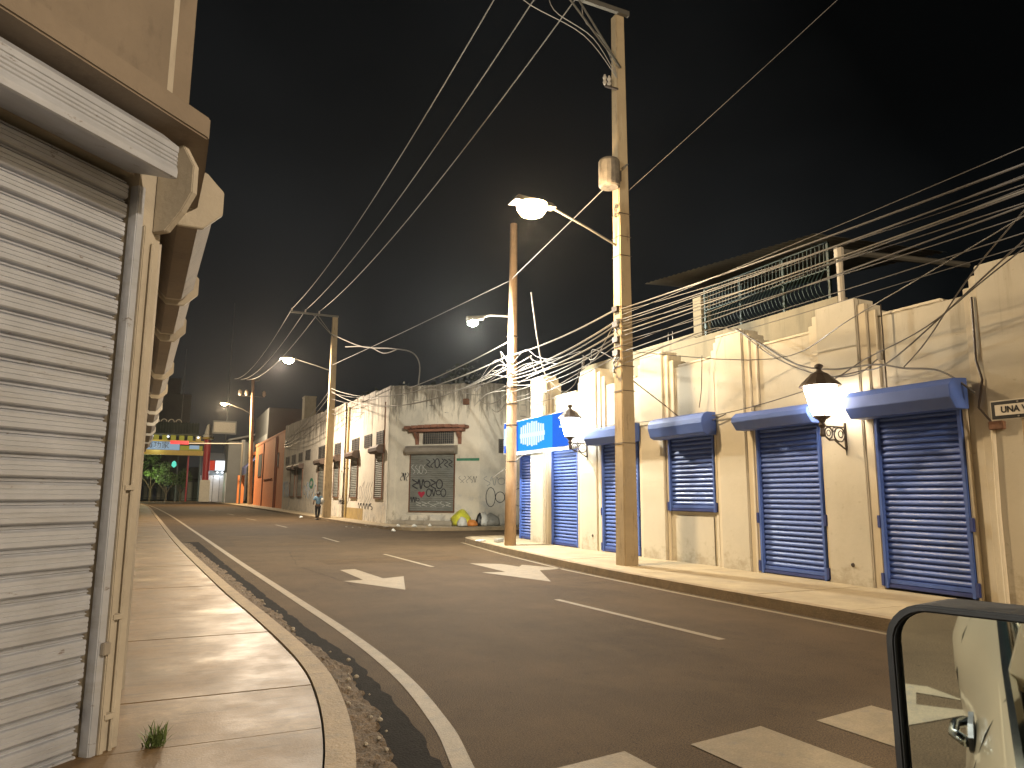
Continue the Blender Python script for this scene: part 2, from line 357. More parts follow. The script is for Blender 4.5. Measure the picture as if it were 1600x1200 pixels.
# loose stones and rubbish in the gutter
for i in range(46):
    y = 3.9 + 9 * random.random() ** 1.6; x = kin_x(y) + .2 + random.random() * max(.1, interp(DE, y) - kin_x(y) - .15)
    r = random.uniform(.008, .026)
    b = B(); b.lathe((x, y, .03), [(r * .4, 0), (r, r * .5), (r * .8, r), (r * .3, r * 1.3)], 6)
    if i == 0: allst = B()
    allst.add(b.v, b.f)
o = allst.build('gutter_pebbles', 'stone'); o['kind'] = 'stuff'

# painted markings
def poly(name, pts, z=.005, m='line'):
    b = B(); b.add([(x, y, z) for x, y in pts], [tuple(range(len(pts)))]); return struct(b, name, m)
WL = smooth_pts([(-.5, 1.35), (.3, 1.6), (.95, 2.25), (1.45, 3.3), (1.72, 4.4), (1.86, 5.2), (1.98, 6.6), (1.98, 8.7), (1.84, 12.3), (1.56, 19.3), (.98, 35.7), (-.1, 64), (-1.9, 100), (-5, 150)], 8)
wi = offset_line(WL, -.065); wo_ = offset_line(WL, .065)
struct(B().ribbon([(x, y, .005) for x, y in wi], [(x, y, .005) for x, y in wo_]), 'edge_line', 'line')
for x0, y0, x1, y1 in [(5.57, 10.18, 5.77, 6.65), (5.39, 19.64, 5.46, 15.8), (5.31, 28.0, 5.31, 25.2), (5.15, 40.4, 5.25, 37.0), (4.68, 51.5, 4.9, 47.6), (4.3, 64, 4.5, 60), (3.6, 78, 3.9, 74)]:
    poly('lane_dash', [(x0 - .05, y0), (x0 + .05, y0), (x1 + .06, y1), (x1 - .05, y1)])
poly('turn_arrow', [(3.4, 15.86), (3.74, 15.95), (3.84, 13.99), (4.31, 14.2), (3.74, 12.2), (3.03, 13.82), (3.42, 13.9)])
poly('turn_arrow', [(6.56, 16.29), (7.2, 15.85), (7.30, 15.1), (7.56, 15.5), (8.05, 14.35), (7.36, 14.2), (6.61, 12.3), (6.03, 14.27), (6.54, 14.2)])
poly('arrow_behind_car', [(-4.77, 1.16), (-4.75, .84), (-4.61, .70), (-4.5, .60), (-4.52, .66), (-4.57, .9), (-4.29, .88), (-4.30, .6), (-4.2, .6), (-3.80, .93), (-3.88, 1.06), (-4.1, 1.16)])
for k in range(8):
    x = -.0 + 2.02 + 1.165 * (k - 0)
    poly('crosswalk_stripe', [(x + .12, .6), (x + .84, .6), (x + .70, 4.08 + .03 * k), (x + .0, 3.98 + .03 * k)])
# right gutter line
struct(B().ribbon([(7.74, -4, .005), (7.76, 6, .005), (7.76, 10, .005), (7.88, 14, .005), (8.35, 18.5, .005), (9.1, 23.5, .005)],
                  [(7.84, -4, .005), (7.86, 6, .005), (7.86, 10, .005), (7.98, 14, .005), (8.45, 18.5, .005), (9.2, 23.4, .005)]), 'gutter_line', 'line')

M['asphalt_patch'] = mat('asphalt_patch', (.060, .037, .0168), .85, 0, .3, 1.2, .6, 110, [((.018, .012, .007), (12, 12, 1), .6, .72, .7, None, None)], grain=.5, spec=.15)
M['asphalt_pale'] = mat('asphalt_pale', (.079, .050, .024), .85, 0, .3, 1.2, .6, 110, [((.03, .02, .012), (9, 9, 1), .55, .72, .7, None, None)], grain=.5, spec=.15)
def ragged(x0, y0, x1, y1, j=.04, n=9, seed=0):
    rd = random.Random(seed); P = []
    for (ax, ay), (bx, by) in (((x0, y0), (x1, y0)), ((x1, y0), (x1, y1)), ((x1, y1), (x0, y1)), ((x0, y1), (x0, y0))):
        P += [(ax + (bx - ax) * i / n + rd.uniform(-j, j), ay + (by - ay) * i / n + rd.uniform(-j, j)) for i in range(n)]
    return P
poly('asphalt_patch', ragged(3.4, 17.2, 7.0, 18.6, .08, 12, 4), .0025, 'asphalt_patch')
poly('asphalt_patch', ragged(2.0, 24, 5.0, 30, .1, 12, 5), .0025, 'asphalt_pale')
def crack(pts, seed, w=.006):
    rd = random.Random(seed); Lq, Rq = [], []
    for (ax, ay), (bx, by) in zip(pts[:-1], pts[1:]):
        for i in range(14):
            t = i / 14; x, y = ax + (bx - ax) * t + rd.uniform(-.03, .03), ay + (by - ay) * t + rd.uniform(-.03, .03); ww = w * rd.uniform(.3, 1.2)
            Lq.append((x - ww, y, .0035)); Rq.append((x + ww, y, .0035))
    struct(B().ribbon(Lq, Rq), 'road_crack', 'tar')
crack([(3.1, 13), (2.7, 17), (3.2, 22)], 4, .005)
# right pavement + kerb
KR = smooth_pts([(8.0, -8), (8.0, 0), (8.0, 6), (7.98, 10), (8.03, 12.5), (8.25, 15.3), (8.72, 19.5), (9.15, 22.6), (9.45, 23.9), (10.1, 24.5), (11.5, 24.8), (16, 25), (30, 25)], 5)
kri = offset_line(KR, .16)
b = B(); strip3(b, kri, KR, 0, .15); struct(b, 'kerb', 'kerb')
b = B(); b.prism([p for p in kri] + [(30, 22.9), (11.4, 22.9), (11.4, -8)], 0, .128); pavR = struct(b, 'pavement', 'tar')
def kri_x(y):
    for p, q in zip(kri[:-1], kri[1:]):
        if p[1] <= y <= q[1] and q[1] > p[1]: return p[0] + (q[0] - p[0]) * (y - p[1]) / (q[1] - p[1])
    return 9.6
yy = -8.
while yy < 24:
    y1 = min(yy + random.choice([1.5, 1.7, 1.9]), 24.2); g = .006
    b = B(); P = [(kri_x(yy + g + (y1 - yy - 2 * g) * i / 4) + .008, yy + g + (y1 - yy - 2 * g) * i / 4) for i in range(5)]
    xe = 11.3 if y1 < 23 else 16; b.prism(P[::-1] + [(xe, yy + g), (xe, y1 - g)], .12, .146 + random.uniform(-.003, .003)); b.build('paving_slab', 'pave_r', pavR); yy = y1
# warehouse pavement
KW = smooth_pts([(30, 31.6), (16, 31.4), (12.5, 31.3), (10.6, 31.6), (9.6, 32.8), (9.05, 35.5), (8.85, 40), (8.8, 47), (8.75, 60), (8.6, 80), (8.3, 100), (7.9, 120), (7, 150)], 4)
kwi = offset_line(KW, .17)
b = B(); strip3(b, kwi, KW, 0, .14); struct(b, 'kerb', 'kerb')
b = B(); b.prism(kwi + [(12, 150), (11.5, 60), (11, 38), (15, 34.2), (30, 34.2)], 0, .125); struct(b, 'pavement', 'pave_r')
b = B()
for i in range(260):
    a = random.random() * 6.28; x = 12.2 + random.gauss(0, 2.0); y = 33.6 + random.gauss(0, 1.0); r = random.uniform(.02, .07)
    b.lathe((x, y, .12), [(r, 0), (r * .7, r * .4), (r * .2, r * .55)], 5)
o = b.build('street_litter', 'stone'); o['kind'] = 'stuff'

# ================================================================== LEFT CORNER BUILDING
D = Vector((math.sin(R(44.5)), math.cos(R(44.5)), 0)); Nn = Vector((D.y, -D.x, 0)); C0 = Vector((-.18, 5.1, 0)); Zv = Vector((0, 0, 1))
def cp(s, pr, z): return C0 + D * s + Nn * pr + Zv * z
lb = thing('corner_shop_building', (-1.5, 5.5, 0), 'tan concrete corner building with a large grey ribbed roller shutter, left edge of the photo', 'building')
b = B(); b.obox(cp(-.205, -.5, 0), D * .20, Nn * .5, Zv * 5.6)               # corner pier
b.obox(cp(-3.0, -.5, 0), D * .30, Nn * .5, Zv * 5.6)
b.obox(cp(-2.7, -.5, 3.62), D * 2.5, Nn * .46, Zv * 2.0)
FD = Vector((-.0375, 1, 0)).normalized(); FN = Vector((FD.y, -FD.x, 0))
def fp(t, pr, z): return Vector((-.18, 5.1, 0)) + FD * t + FN * pr + Zv * z
b.obox(fp(.12, -.5, 0), FD * 42, FN * .48, Zv * 5.6)
b.box(-9, 3.02, 0, -2.35, 3.4, 5.6)
b.build('wall', 'concrete', lb)
# upper storey block standing proud over the street side
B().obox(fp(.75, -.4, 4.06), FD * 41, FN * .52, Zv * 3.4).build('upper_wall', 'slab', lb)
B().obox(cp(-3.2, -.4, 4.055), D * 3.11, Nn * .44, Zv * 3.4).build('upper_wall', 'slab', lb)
# canopy slab following both faces
pr = .36
p_a = cp(-3.3, pr, 0); p_b = cp(-.02, pr, 0); p_c = fp(.30, .25, 0); p_d = fp(40, .25, 0); p_e = fp(40, -.3, 0); p_f = cp(-3.3, -.3, 0)
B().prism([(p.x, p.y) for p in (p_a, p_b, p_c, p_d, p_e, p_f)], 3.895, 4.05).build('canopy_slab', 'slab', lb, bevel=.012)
# roller shutter of the chamfer
sh = B().obox(cp(-.215, -.06, .0), D * .055, Nn * .075, Zv * 3.55).build('guide_rail', 'steel', lb, bevel=.006)
B().obox(cp(-.158, .002, .0), D * .035, Nn * .028, Zv * 3.3).build('conduit_pipe', 'concrete', lb, bevel=.006)
B().tube([cp(-.075, .02, .1), cp(-.075, .02, 1.5), cp(-.078, .02, 3.2)], .012, 6).build('conduit_pipe', 'concrete', lb)
for z in (1.62, .86, .3): B().obox(cp(-.14, .002, z), D * .075, Nn * .035, Zv * .03).build('pipe_clamp', 'concrete', lb)
B().obox(cp(-.20, .018, .67), D * .05, Nn * .03, Zv * .07).build('lock_box', 'steeld', lb, bevel=.004)
shut = B().obox(cp(-2.7, -.14, 0), D * 2.49, Nn * .03, Zv * 3.58).build('roller_shutter', 'shutback_shade', lb)
pitch = .1265
prof = [(-.012, .0), (.004, .006), (.012, .014), (.012, .034), (.007, .036), (.007, .040), (.012, .042), (.012, .060), (.007, .062), (.007, .066), (.012, .068), (.012, .088), (.006, .094), (-.018, .097), (-.022, .105), (-.008, .109), (-.008, .114), (-.022, .118), (-.024, .126), (-.035, .126), (-.035, 0)]
first = None
for i in range(28):
    z = .035 + i * pitch
    if first is None:
        bb = B(); bb.extr(prof, cp(-2.68, -.058, z), Nn, Zv, D * 2.44); first = bb.build('slat', 'steel', shut)
    else: dup(first, (random.uniform(-.001, .001), random.uniform(-.001, .001), i * pitch), shut)
# hood of the shutter
hp = [(0, 3.87), (.26, 3.81), (.40, 3.70), (.40, 3.665), (.393, 3.66), (.398, 3.635), (.391, 3.628), (.398, 3.61), (.391, 3.603), (.398, 3.585), (.391, 3.578), (.40, 3.56), (.405, 3.535), (.40, 3.50), (.385, 3.495), (.0, 3.60)]
hd = B().extr(hp, cp(-2.9, 0.002, 0), Nn, Zv, D * 2.60).build('shutter_hood', 'steel', lb)
oct_ = [(0, 3.30), (.13, 3.30), (.32, 3.42), (.40, 3.56), (.40, 3.70), (.28, 3.84), (0, 3.84)]
B().extr([(0, 3.28), (.10, 3.28), (.22, 3.40), (.30, 3.52), (.30, 3.70), (.20, 3.86), (0, 3.86)], cp(-.075, 0.004, 0), Nn, Zv, D * .05).build('hood_end_plate', 'concrete', lb, bevel=.006)
# hoods over the street-side shutters with octagonal end plates
def octa(cx, cz, w, h): c = .3; return [(cx - w / 2, cz - h / 2 + h * c), (cx - w / 2 + w * c, cz - h / 2), (cx + w / 2 - w * c, cz - h / 2), (cx + w / 2, cz - h / 2 + h * c), (cx + w / 2, cz + h / 2 - h * c), (cx + w / 2 - w * c, cz + h / 2), (cx - w / 2 + w * c, cz + h / 2), (cx - w / 2, cz + h / 2 - h * c)]
for i, (t0, t1, w) in enumerate([(1.02, 3.5, .47), (3.75, 5.5, .47), (6.0, 9.3, .45), (9.9, 12.4, .45), (13, 16, .45), (16.8, 19.5, .45), (20.5, 24, .45), (25, 29, .45), (30, 34, .45)]):
    cz = 3.60 - (.0 if i else 0)
    cz = 3.98 - .33 + .33
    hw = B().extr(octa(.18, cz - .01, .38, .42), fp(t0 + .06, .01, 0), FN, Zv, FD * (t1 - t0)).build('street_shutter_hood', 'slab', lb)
    B().extr(octa(.20, cz, w, .48), fp(t0, .01, 0), FN, Zv, FD * .05).build('hood_end_plate', 'concrete', lb, bevel=.006)
    B().extr(octa(.17, cz - .02, w - .1, .40), fp(t1 + .06, .01, 0), FN, Zv, FD * .05).build('hood_end_plate', 'concrete', lb)
for t in (2.2, 4.7, 7.6, 11.2, 14.5):
    B().obox(fp(t - .9, -.015, .14), FD * 1.8, FN * .03, Zv * 3.5).build('side_shutter', 'steeld', lb)
# weeds at the pier foot
b = B()
for i in range(90):
    a = random.random() * 6.28; r = random.random() * .07; x = .02 + r * math.cos(a); y = 5.02 + r * math.sin(a)
    l = random.uniform(.04, .14); a2 = random.random() * 6.28; q = random.uniform(.02, .09)
    w = .004; ex, ey = x + q * math.cos(a2), y + q * math.sin(a2); nx, ny = -math.sin(a2) * w, math.cos(a2) * w
    b.add([(x - nx, y - ny, .115), (x + nx, y + ny, .115), ((x + ex) / 2 + nx, (y + ey) / 2 + ny, .115 + l * .7), ((x + ex) / 2 - nx, (y + ey) / 2 - ny, .115 + l * .7), (ex, ey, .115 + l)], [(0, 1, 2, 3), (3, 2, 4)])
tag(b.build('weed', 'grass'), 'small green weed tuft growing at the foot of the corner pier', 'weed')

# ================================================================== CREAM BUILDING (right)
cb = thing('cream_building', (10.8, 12, 0), 'long cream art deco building with stepped pilasters and blue roller shutters', 'building')
XW = 10.62
b = B()
bays = [(5.0, 5.02, None)]
op = [(6.76, 8.23, .15, 2.96), (9.37, 10.94, .15, 2.98), (12.2, 13.78, 1.27, 2.98), (15.0, 16.7, .15, 3.02), (18.03, 19.62, .15, 2.98)]
ycur = -8.
for (a, c, z0, z1) in op:
    b.box(XW, ycur, 0, XW + .4, a, 4.62); b.box(XW, a, z1, XW + .4, c, 4.62)
    if z0 > .2: b.box(XW, a, 0, XW + .4, c, z0)
    ycur = c
b.box(XW, ycur, 0, XW + .4, 20.98, 4.66)
b.build('wall', 'cream', cb)
for (a, c) in [(-8, 5.0), (6.95, 8.0), (9.5, 10.8), (12.25, 13.4), (15.1, 16.1), (18.15, 19.45)]:
    B().box(XW - .02, a, 4.62, XW + .42, c, 4.68).build('parapet_cap', 'creamtrim', cb, bevel=.015)
# pilasters: centre panel, two steps each side, plain mouldings down to the pavement
def pilaster(c, w, top, right=True, left=True):
    r = B()
    r.box(XW - .115, c - w / 2, .12, XW - .001, c + w / 2, top)
    r.build('pilaster', 'cream', cb, bevel=.018)
    cap = B(); cap.box(XW + .001, c - w / 2, 4.60, XW + .35, c + w / 2, top - .01); cap.build('pilaster_back', 'cream', cb)
    for sgn, on in ((-1, right), (1, left)):
        if not on: continue
        sw = .17 if sgn < 0 else .115
        for k, (dz, dx) in enumerate(((.13, .075), (.28, .04))):
            y0 = c + sgn * (w / 2 + .002 + k * (sw + .004)); y1 = y0 + sgn * sw; lo, hi = min(y0, y1), max(y0, y1)
            zb = .12
            for q0, q1, _a, _b in op:
                if lo < q1 and hi > q0: zb = 3.42
            B().box(XW - dx, lo, zb, XW - .001, hi, top - dz).build('pilaster_step', 'creamtrim', cb, bevel=.012)
            B().box(XW + .001, lo, 4.6, XW + .34, hi, top - dz - .005).build('pilaster_back', 'cream', cb)
pilaster(8.84, .86, 5.04)
pilaster(11.58, .80, 5.07)
pilaster(14.34, .90, 5.09, left=False); B().box(XW - .075, 14.80, .12, XW - .001, 14.94, 4.9).build('pilaster_step', 'creamtrim', cb, bevel=.012)
pilaster(17.32, .86, 5.16)
pilaster(20.48, .90, 5.42, left=False)
pilaster(5.2, 2.3, 5.0)
# shutters
slat_prof = [(.006, 0), (-.012, .003), (-.026, .014), (-.030, .028), (-.027, .046), (-.016, .066), (0, .080), (.006, .090), (.012, .090), (.012, 0)]
def blue_shutter(a, c, z0, z1, X, hood=True, tabs=True, label=None, hh=.40, curved=False):
    sh = B().box(X + .075, a + .02, z0, X + .10, c - .02, z1).build('roller_shutter', 'bluedk', cb)
    if label: sh['label'] = label
    for y in (a, c - .06):
        B().box(X - .02, y, z0, X + .055, y + .06, z1).build('guide_rail', 'blue', sh, bevel=.006)
    n = int((z1 - z0 - .16) / .097); p = (z1 - z0 - .16) / n; f = None
    for i in range(n):
        if f is None:
            f = B().extr(slat_prof, (X + .062, a + .061, z0 + .15), (1, 0, 0), (0, 0, 1), (0, c - a - .122, 0)).build('slat', 'blue', sh)
        else: dup(f, (random.uniform(-.002, .002), 0, i * p), sh)
    B().box(X - .005, a + .061, z0 + .012, X + .05, c - .061, z0 + .07).build('bottom_bar', 'bluedk', sh, bevel=.008)
    B().box(X + .012, a + .061, z0 + .075, X + .055, c - .061, z0 + .145).build('bottom_bar', 'blue', sh, bevel=.008)
    if tabs:
        for z in ((z0 + .95, z0 + .03) if z1 - z0 > 2 else (z0 + .01,)):
            for y in (a - .055, c + .002): B().box(X - .03, y, z, X + .02, y + .055, z + .20).build('rail_lug', 'bluedk', sh, bevel=.006)
    if hood:
        Hh = hh; zt = z1 + Hh - .02; zb = z1 - .06
        P = [(0, zt), (-.30, zt - .02), (-.42, zt - .12), (-.42, zb + .16), (-.30, zb), (0, zb)]
        if curved: P = [(0, zt), (-.22, zt), (-.33, zt - .05), (-.39, zt - .14), (-.40, zt - .24), (-.34, zb + .05), (-.24, zb), (0, zb)]
        B().extr(P, (XW - .12, a - .17, 0), (1, 0, 0), (0, 0, 1), (0, c - a + .34, 0)).build('shutter_hood', 'blue', sh, bevel=.006)
    return sh
blue_shutter(6.76, 8.23, .17, 2.96, XW - .06, label='tall blue roller shutter nearest the car mirror', hh=.42)
blue_shutter(9.37, 10.94, .15, 2.98, XW - .06, label='tall blue roller shutter left of the lit warm lantern', hh=.32)
blue_shutter(12.2, 13.78, 1.27, 2.98, XW - .06, label='short blue window shutter', hh=.45, curved=True)
blue_shutter(15.0, 16.7, .15, 3.02, XW - .06, label='blue roller shutter behind the square concrete pole', hh=.42)
blue_shutter(18.03, 19.62, .15, 2.98, XW - .04, hood=False, tabs=False, label='blue roller shutter under the blue sign')
# low annex beyond the corner pilaster
b = B(); b.box(11.0, 20.99, 3.06, 14, 23.0, 4.1); b.box(XW, 20.99, 2.98, 10.998, 23.0, 4.1); b.box(11.4, 22.75, 0, 14, 23.0, 3.06); b.box(XW + .41, 19.0, 0, 16, 20.98, 4.6)
b.build('annex', 'cream', cb)
blue_shutter(21.02, 22.73, .15, 3.0, 11.0, hood=False, tabs=False, label='recessed blue roller shutter beyond the corner pilaster')
# window bay panel below the short shutter, small wall fittings
B().box(XW - .02, 12.32, .14, XW - .002, 13.6, 1.18).build('recessed_panel', 'cream', cb, bevel=.01)
for y in (12.12, 13.80): B().box(XW - .05, y, .14, XW - .002, y + .08, 4.3).build('bay_moulding', 'creamtrim', cb, bevel=.01)
for y in (6.68, 8.25, 9.28, 10.96, 14.9, 16.72, 17.95, 19.63): B().box(XW - .05, y, .14, XW - .002, y + .07, 2.95).build('bay_moulding', 'creamtrim', cb, bevel=.01)
for y, z in ((8.79, .48), (17.13, .54)):
    B().lathe((0, 0, 0), [(.035, -.02), (.04, 0), (.03, .02)], 8)
    B().tube([(XW - .14, y, z), (XW - .115, y, z)], [.02, .04], 8).build('wall_outlet', 'iron', cb)
# conduit down the right pilaster
B().tube([(XW - .1, 6.42, 4.55), (XW - .1, 6.44, 3.6), (XW - .13, 6.36, 3.3), (XW - .14, 6.44, 2.9), (XW - .14, 6.3, 2.7), (XW - .14, 6.27, 2.6)], .016, 6).build('conduit_pipe', 'iron', cb)
B().tube([(XW - .14, 6.27, 2.6), (XW - .14, 6.30, 1.4), (XW - .14, 6.30, .15)], .028, 8).build('conduit_pipe', 'creamtrim', cb)
B().box(XW - .20, 6.10, 2.56, XW - .115, 6.30, 2.68).build('junction_box', 'rust', cb, bevel=.01)
B().box(XW - .17, 7.93, 3.86, XW - .08, 8.02, 4.02).build('junction_box', 'concrete', cb, bevel=.01)
B().tube([(XW - .10, 7.92, 4.8), (XW - .10, 7.92, 3.3)], .012, 5).build('conduit_pipe', 'iron', cb)
# roof terrace wall set back behind the parapet
XT = 12.5
b = B(); b.box(XT, 8.6, 4.3, XT + .3, 10.4, 5.0); b.box(XT, 10.402, 4.3, XT + .3, 15.0, 5.83); b.box(XT + .002, 15.002, 4.3, XT + .3, 21, 5.98); b.build('terrace_wall', 'roofwall', cb)
B().box(XW + .4, -8, 4.2, 16, 20.9, 4.25).build('roof', 'roofwall', cb)
B().box(XT - .02, 14.72, 5.84, XT + .3, 15.04, 6.92).build('terrace_column', 'roofwall', cb)
for y in (10.62, 11.9, 13.3, 14.62): B().box(XT + .02, y - .03, 5.84, XT + .08, y + .03, 7.1).build('cage_post', 'green_steel', cb)
y = 10.72; f = None
bar = lambda y: [(XT + .05, y, 5.86), (XT - .10, y, 5.98), (XT - .16, y, 6.12), (XT - .10, y, 6.3), (XT + .03, y, 6.5), (XT + .05, y, 7.08)]
i = 0
while y < 14.6:
    if f is None: f = B().tube(bar(y), .012, 4).build('cage_bar', 'green_steel', cb); y00 = y
    else: dup(f, (0, y - y00, 0), cb)
    y += .115
for z in (6.48, 7.08): B().box(XT + .02, 10.6, z, XT + .05, 14.65, z + .025).build('cage_rail', 'green_steel', cb)
b = B()
for k in range(30):
    y0 = 10.2 + k * .2; zz = 7.02 + (y0 - 10.2) * .09
    b.add([(XT - .75, y0, zz), (XT + 3.5, y0, zz + .25), (XT + 3.5, y0 + .1, zz + .29), (XT - .75, y0 + .1, zz + .035), (XT + 3.5, y0 + .2, zz + .27), (XT - .75, y0 + .2, zz + .018)], [(0, 1, 2, 3), (3, 2, 4, 5)])
b.build('tin_roof', 'tin', cb)
B().tube([(XT, 10.3, 5.05), (XT, 10.3, 6.75)], .07, 8).build('vent_pipe', 'concrete', cb)
B().tube([(XT, 10.3, 6.6), (XT, 10.3, 6.85)], .10, 8).build('vent_pipe_collar', 'concrete', cb)
B().tube([(XT + .05, 10.3, 6.78), (16.2, 9.9, 6.9)], .07, 8).build('cross_pipe', 'tin', cb)
for y in (16.1, 16.3): B().tube([(XT + .1, y, 5.98), (XT + .1, y, 6.25)], .012, 4).build('rebar', 'tin', cb)

# blue illuminated sign over the corner
sg = thing('shop_sign', (10.4, 21, 3.05), 'glowing blue shop sign with white lettering and painted glare above the corner shutters', 'sign')
B().box(10.40, 18.1, 3.03, 10.60, 22.8, 4.10).build('sign_box', 'cwhite', sg)
B().box(10.384, 18.15, 3.06, 10.397, 19.2, 4.07).build('sign_panel', 'g_signblue', sg)
B().box(10.384, 19.202, 3.06, 10.397, 21.6, 4.07).build('sign_panel', 'g_signcyan', sg)
B().box(10.384, 21.602, 3.06, 10.397, 22.75, 4.07).build('sign_panel', 'g_signblue', sg)
for k in range(11):  # white strokes paint the lettering together with glare reflected off the sign
    y = 19.75 + k * .155; h = .30 + .22 * math.sin((k + .6) / 11 * math.pi) + random.uniform(-.04, .04); w = .10
    B().box(10.372, y, 3.58 - h * .75, 10.383, y + w, 3.58 + h * .75).build('lettering_glare_stroke', 'g_signwhite', sg)
B().box(10.374, 19.7, 3.48, 10.3835, 21.45, 3.62).build('lettering_glare_stroke', 'g_signwhite', sg)
B().box(10.372, 18.3, 3.62, 10.383, 18.75, 3.68).build('lettering_glare_stroke', 'g_signwhite', sg)
B().box(10.372, 22.3, 3.3, 10.383, 22.7, 3.9).build('lettering_glare_stroke', 'g_signwhite', sg)
tb = B().tube([(10.52, 18.3, 2.99), (10.52, 22.6, 2.99)], .02, 6).build('fluorescent_tube', 'g_tube', sg)
tag(B().tube([(10.3, 21.0, 2.93), (10.1, 22.2, 2.45), (9.9, 22.6, 2.2)], .015, 6).build('bracket_rod', 'wirel'), 'slanting white rod below the left end of the blue sign', 'rod')

# wall lanterns
def lantern(Y, z, glowm, label, col, power):
    X = 9.94; t = thing('wall_lantern', (XW - .12, Y, z), label, 'lantern', 'lanterns on the cream wall')
    B().lathe((X, Y, z), [(.35, .50), (.33, .535), (.14, .72), (.10, .74), (.05, .77), (.04, .80), (.075, .84), (.07, .87), (.02, .90)], 12).build('lantern_roof', 'iron', t)
    B().lathe((X, Y, z), [(.13, .0), (.17, .08), (.27, .49), (.20, .50)], 12).build('lantern_glass', glowm, t, smooth=True)
    for k in range(6):
        a = k * math.pi / 3; c, s = math.cos(a), math.sin(a)
        B().tube([(X + c * .14, Y + s * .14, z), (X + c * .285, Y + s * .285, z + .5)], .005, 4).build('glazing_bar', 'iron', t)
    B().lathe((X, Y, z), [(.03, -.36), (.05, -.32), (.035, -.22), (.06, -.16), (.04, -.12), (.07, -.07), (.15, -.02), (.14, 0)], 10).build('lantern_stem', 'iron', t)
    # scrolled bracket
    br = B(); x1 = XW - .125
    br.box(X - .02, Y - .012, z - .19, x1, Y + .012, z - .165)
    br.box(x1 - .03, Y - .014, z - .52, x1, Y + .014, z - .10)
    def ring(cx, cz, rx, rz, r=.014, n=18): br.tube([(cx + rx * math.cos(2 * math.pi * i / n), Y, cz + rz * math.sin(2 * math.pi * i / n)) for i in range(n + 1)], r, 5, False)
    ring(X + .14, z - .29, .09, .10); ring(X + .14, z - .29, .045, .05, .009); ring(X + .40, z - .31, .13, .12); ring(X + .43, z - .30, .055, .06, .010); ring(X + .28, z - .23, .035, .04, .009)
    br.tube([(X + .05, Y, z - .34), (X + .15, Y, z - .41), (X + .27, Y, z - .40), (X + .36, Y, z - .46), (X + .48, Y, z - .53), (x1, Y, z - .56)], .016, 5)
    br.tube([(x1 - .01, Y, z - .50), (x1 - .01, Y, z - .66)], [.022, .006], 5)
    br.build('scroll_bracket', 'iron', t)
    return t

# ================================================================== POLES AND LAMPS
def sq_pole(x, y, h, w0, w1, label, group='square concrete utility poles'):
    t = thing('utility_pole', (x, y, .12), label, 'utility pole', group)
    b = B(); a, c = w0 / 2, w1 / 2
    b.add([(x - a, y - a, .1), (x + a, y - a, .1), (x + a, y + a, .1), (x - a, y + a, .1), (x - c, y - c, h), (x + c, y - c, h), (x + c, y + c, h), (x - c, y + c, h)],
          [(0, 3, 2, 1), (4, 5, 6, 7), (0, 1, 5, 4), (1, 2, 6, 5), (2, 3, 7, 6), (3, 0, 4, 7)])
    b.build('shaft', 'polec', t, bevel=.02)
    xa = x - 2.95
    B().box(xa, y - .22, h - .05, x + .2, y - .13, h + .07).build('crossarm', 'tin', t)
    for k, xx in enumerate((xa + .08, xa + .95, xa + 1.85)):
        B().lathe((xx, y - .175, h + .07), [(.02, 0), (.05, .04), (.035, .08), (.06, .12), (.04, .17), (.02, .2)], 8).build('insulator', 'concrete', t)
    for xx in (x - 1.5, x - 1.2): B().tube([(xx, y - .17, h - .02), (x - .05, y - .17, h - 1.45)], .025, 5).build('brace', 'tin', t)
    return t
def cobra(t, px, py, pz, lx, lz, gm, s=1.):
    """arm from a pole to a lamp head out over the road"""
    B().tube([(px, py, pz), (px + (lx - px) * .35, py, pz + (lz - pz) * .55), (lx + .35, py, lz + .12), (lx, py, lz + .12)], .03, 6).build('lamp_arm', 'tin', t)
    B().add([(lx + .35 * s, py - .09 * s, lz + .06), (lx - .38 * s, py - .14 * s, lz + .05), (lx - .38 * s, py + .14 * s, lz + .05), (lx + .35 * s, py + .09 * s, lz + .06),
             (lx + .3 * s, py - .05 * s, lz + .17), (lx - .3 * s, py - .08 * s, lz + .20), (lx - .3 * s, py + .08 * s, lz + .20), (lx + .3 * s, py + .05 * s, lz + .17)],
            [(0, 3, 2, 1), (4, 5, 6, 7), (0, 1, 5, 4), (1, 2, 6, 5), (2, 3, 7, 6), (3, 0, 4, 7)]).build('lamp_housing', 'tin', t)
    B().lathe((lx - .05, py, lz - .17 * s), [(.05 * s, 0), (.17 * s, .05 * s), (.235 * s, .14 * s), (.24 * s, .215 * s)], 14).build('lamp_bowl', gm, t, smooth=True)

tp = sq_pole(8.95, 13.2, 13.05, .36, .235, 'tall square concrete pole on the pavement by the blue shutters, lamp arm and transformer attached')
cobra(tp, 8.85, 13.2, 7.25, 6.70, 7.78, 'g_warm', 1.4)
B().lathe((8.55, 13.05, 8.55), [(.20, 0), (.24, .03), (.25, .08), (.25, .60), (.22, .66), (.08, .70)], 16).build('transformer', 'oldcan', tp)
B().box(8.7, 13.0, 8.75, 8.85, 13.1, 9.0).build('transformer_bracket', 'iron', tp)
for zz, xx in ((11.1, 8.5), (11.1, 8.62)): B().lathe((xx, 13.1, zz), [(.03, 0), (.05, .06), (.03, .12), (.05, .18), (.02, .26)], 7).build('fuse_cutout', 'concrete', tp)
B().box(8.5, 13.06, 11.05, 8.85, 13.12, 11.09).build('cutout_bracket', 'iron', tp)
for z in (8.0, 7.45, 7.0, 5.8, 5.5, 5.3, 4.9, 4.45, 3.9, 2.75):
    w = .18 - z * .0045 + .012; B().tube([(8.95 - w, 13.2 - w, z), (8.95 + w, 13.2 - w, z), (8.95 + w, 13.2 + w, z), (8.95 - w, 13.2 + w, z), (8.95 - w, 13.2 - w, z)], .008, 4).build('metal_band', 'iron', tp)
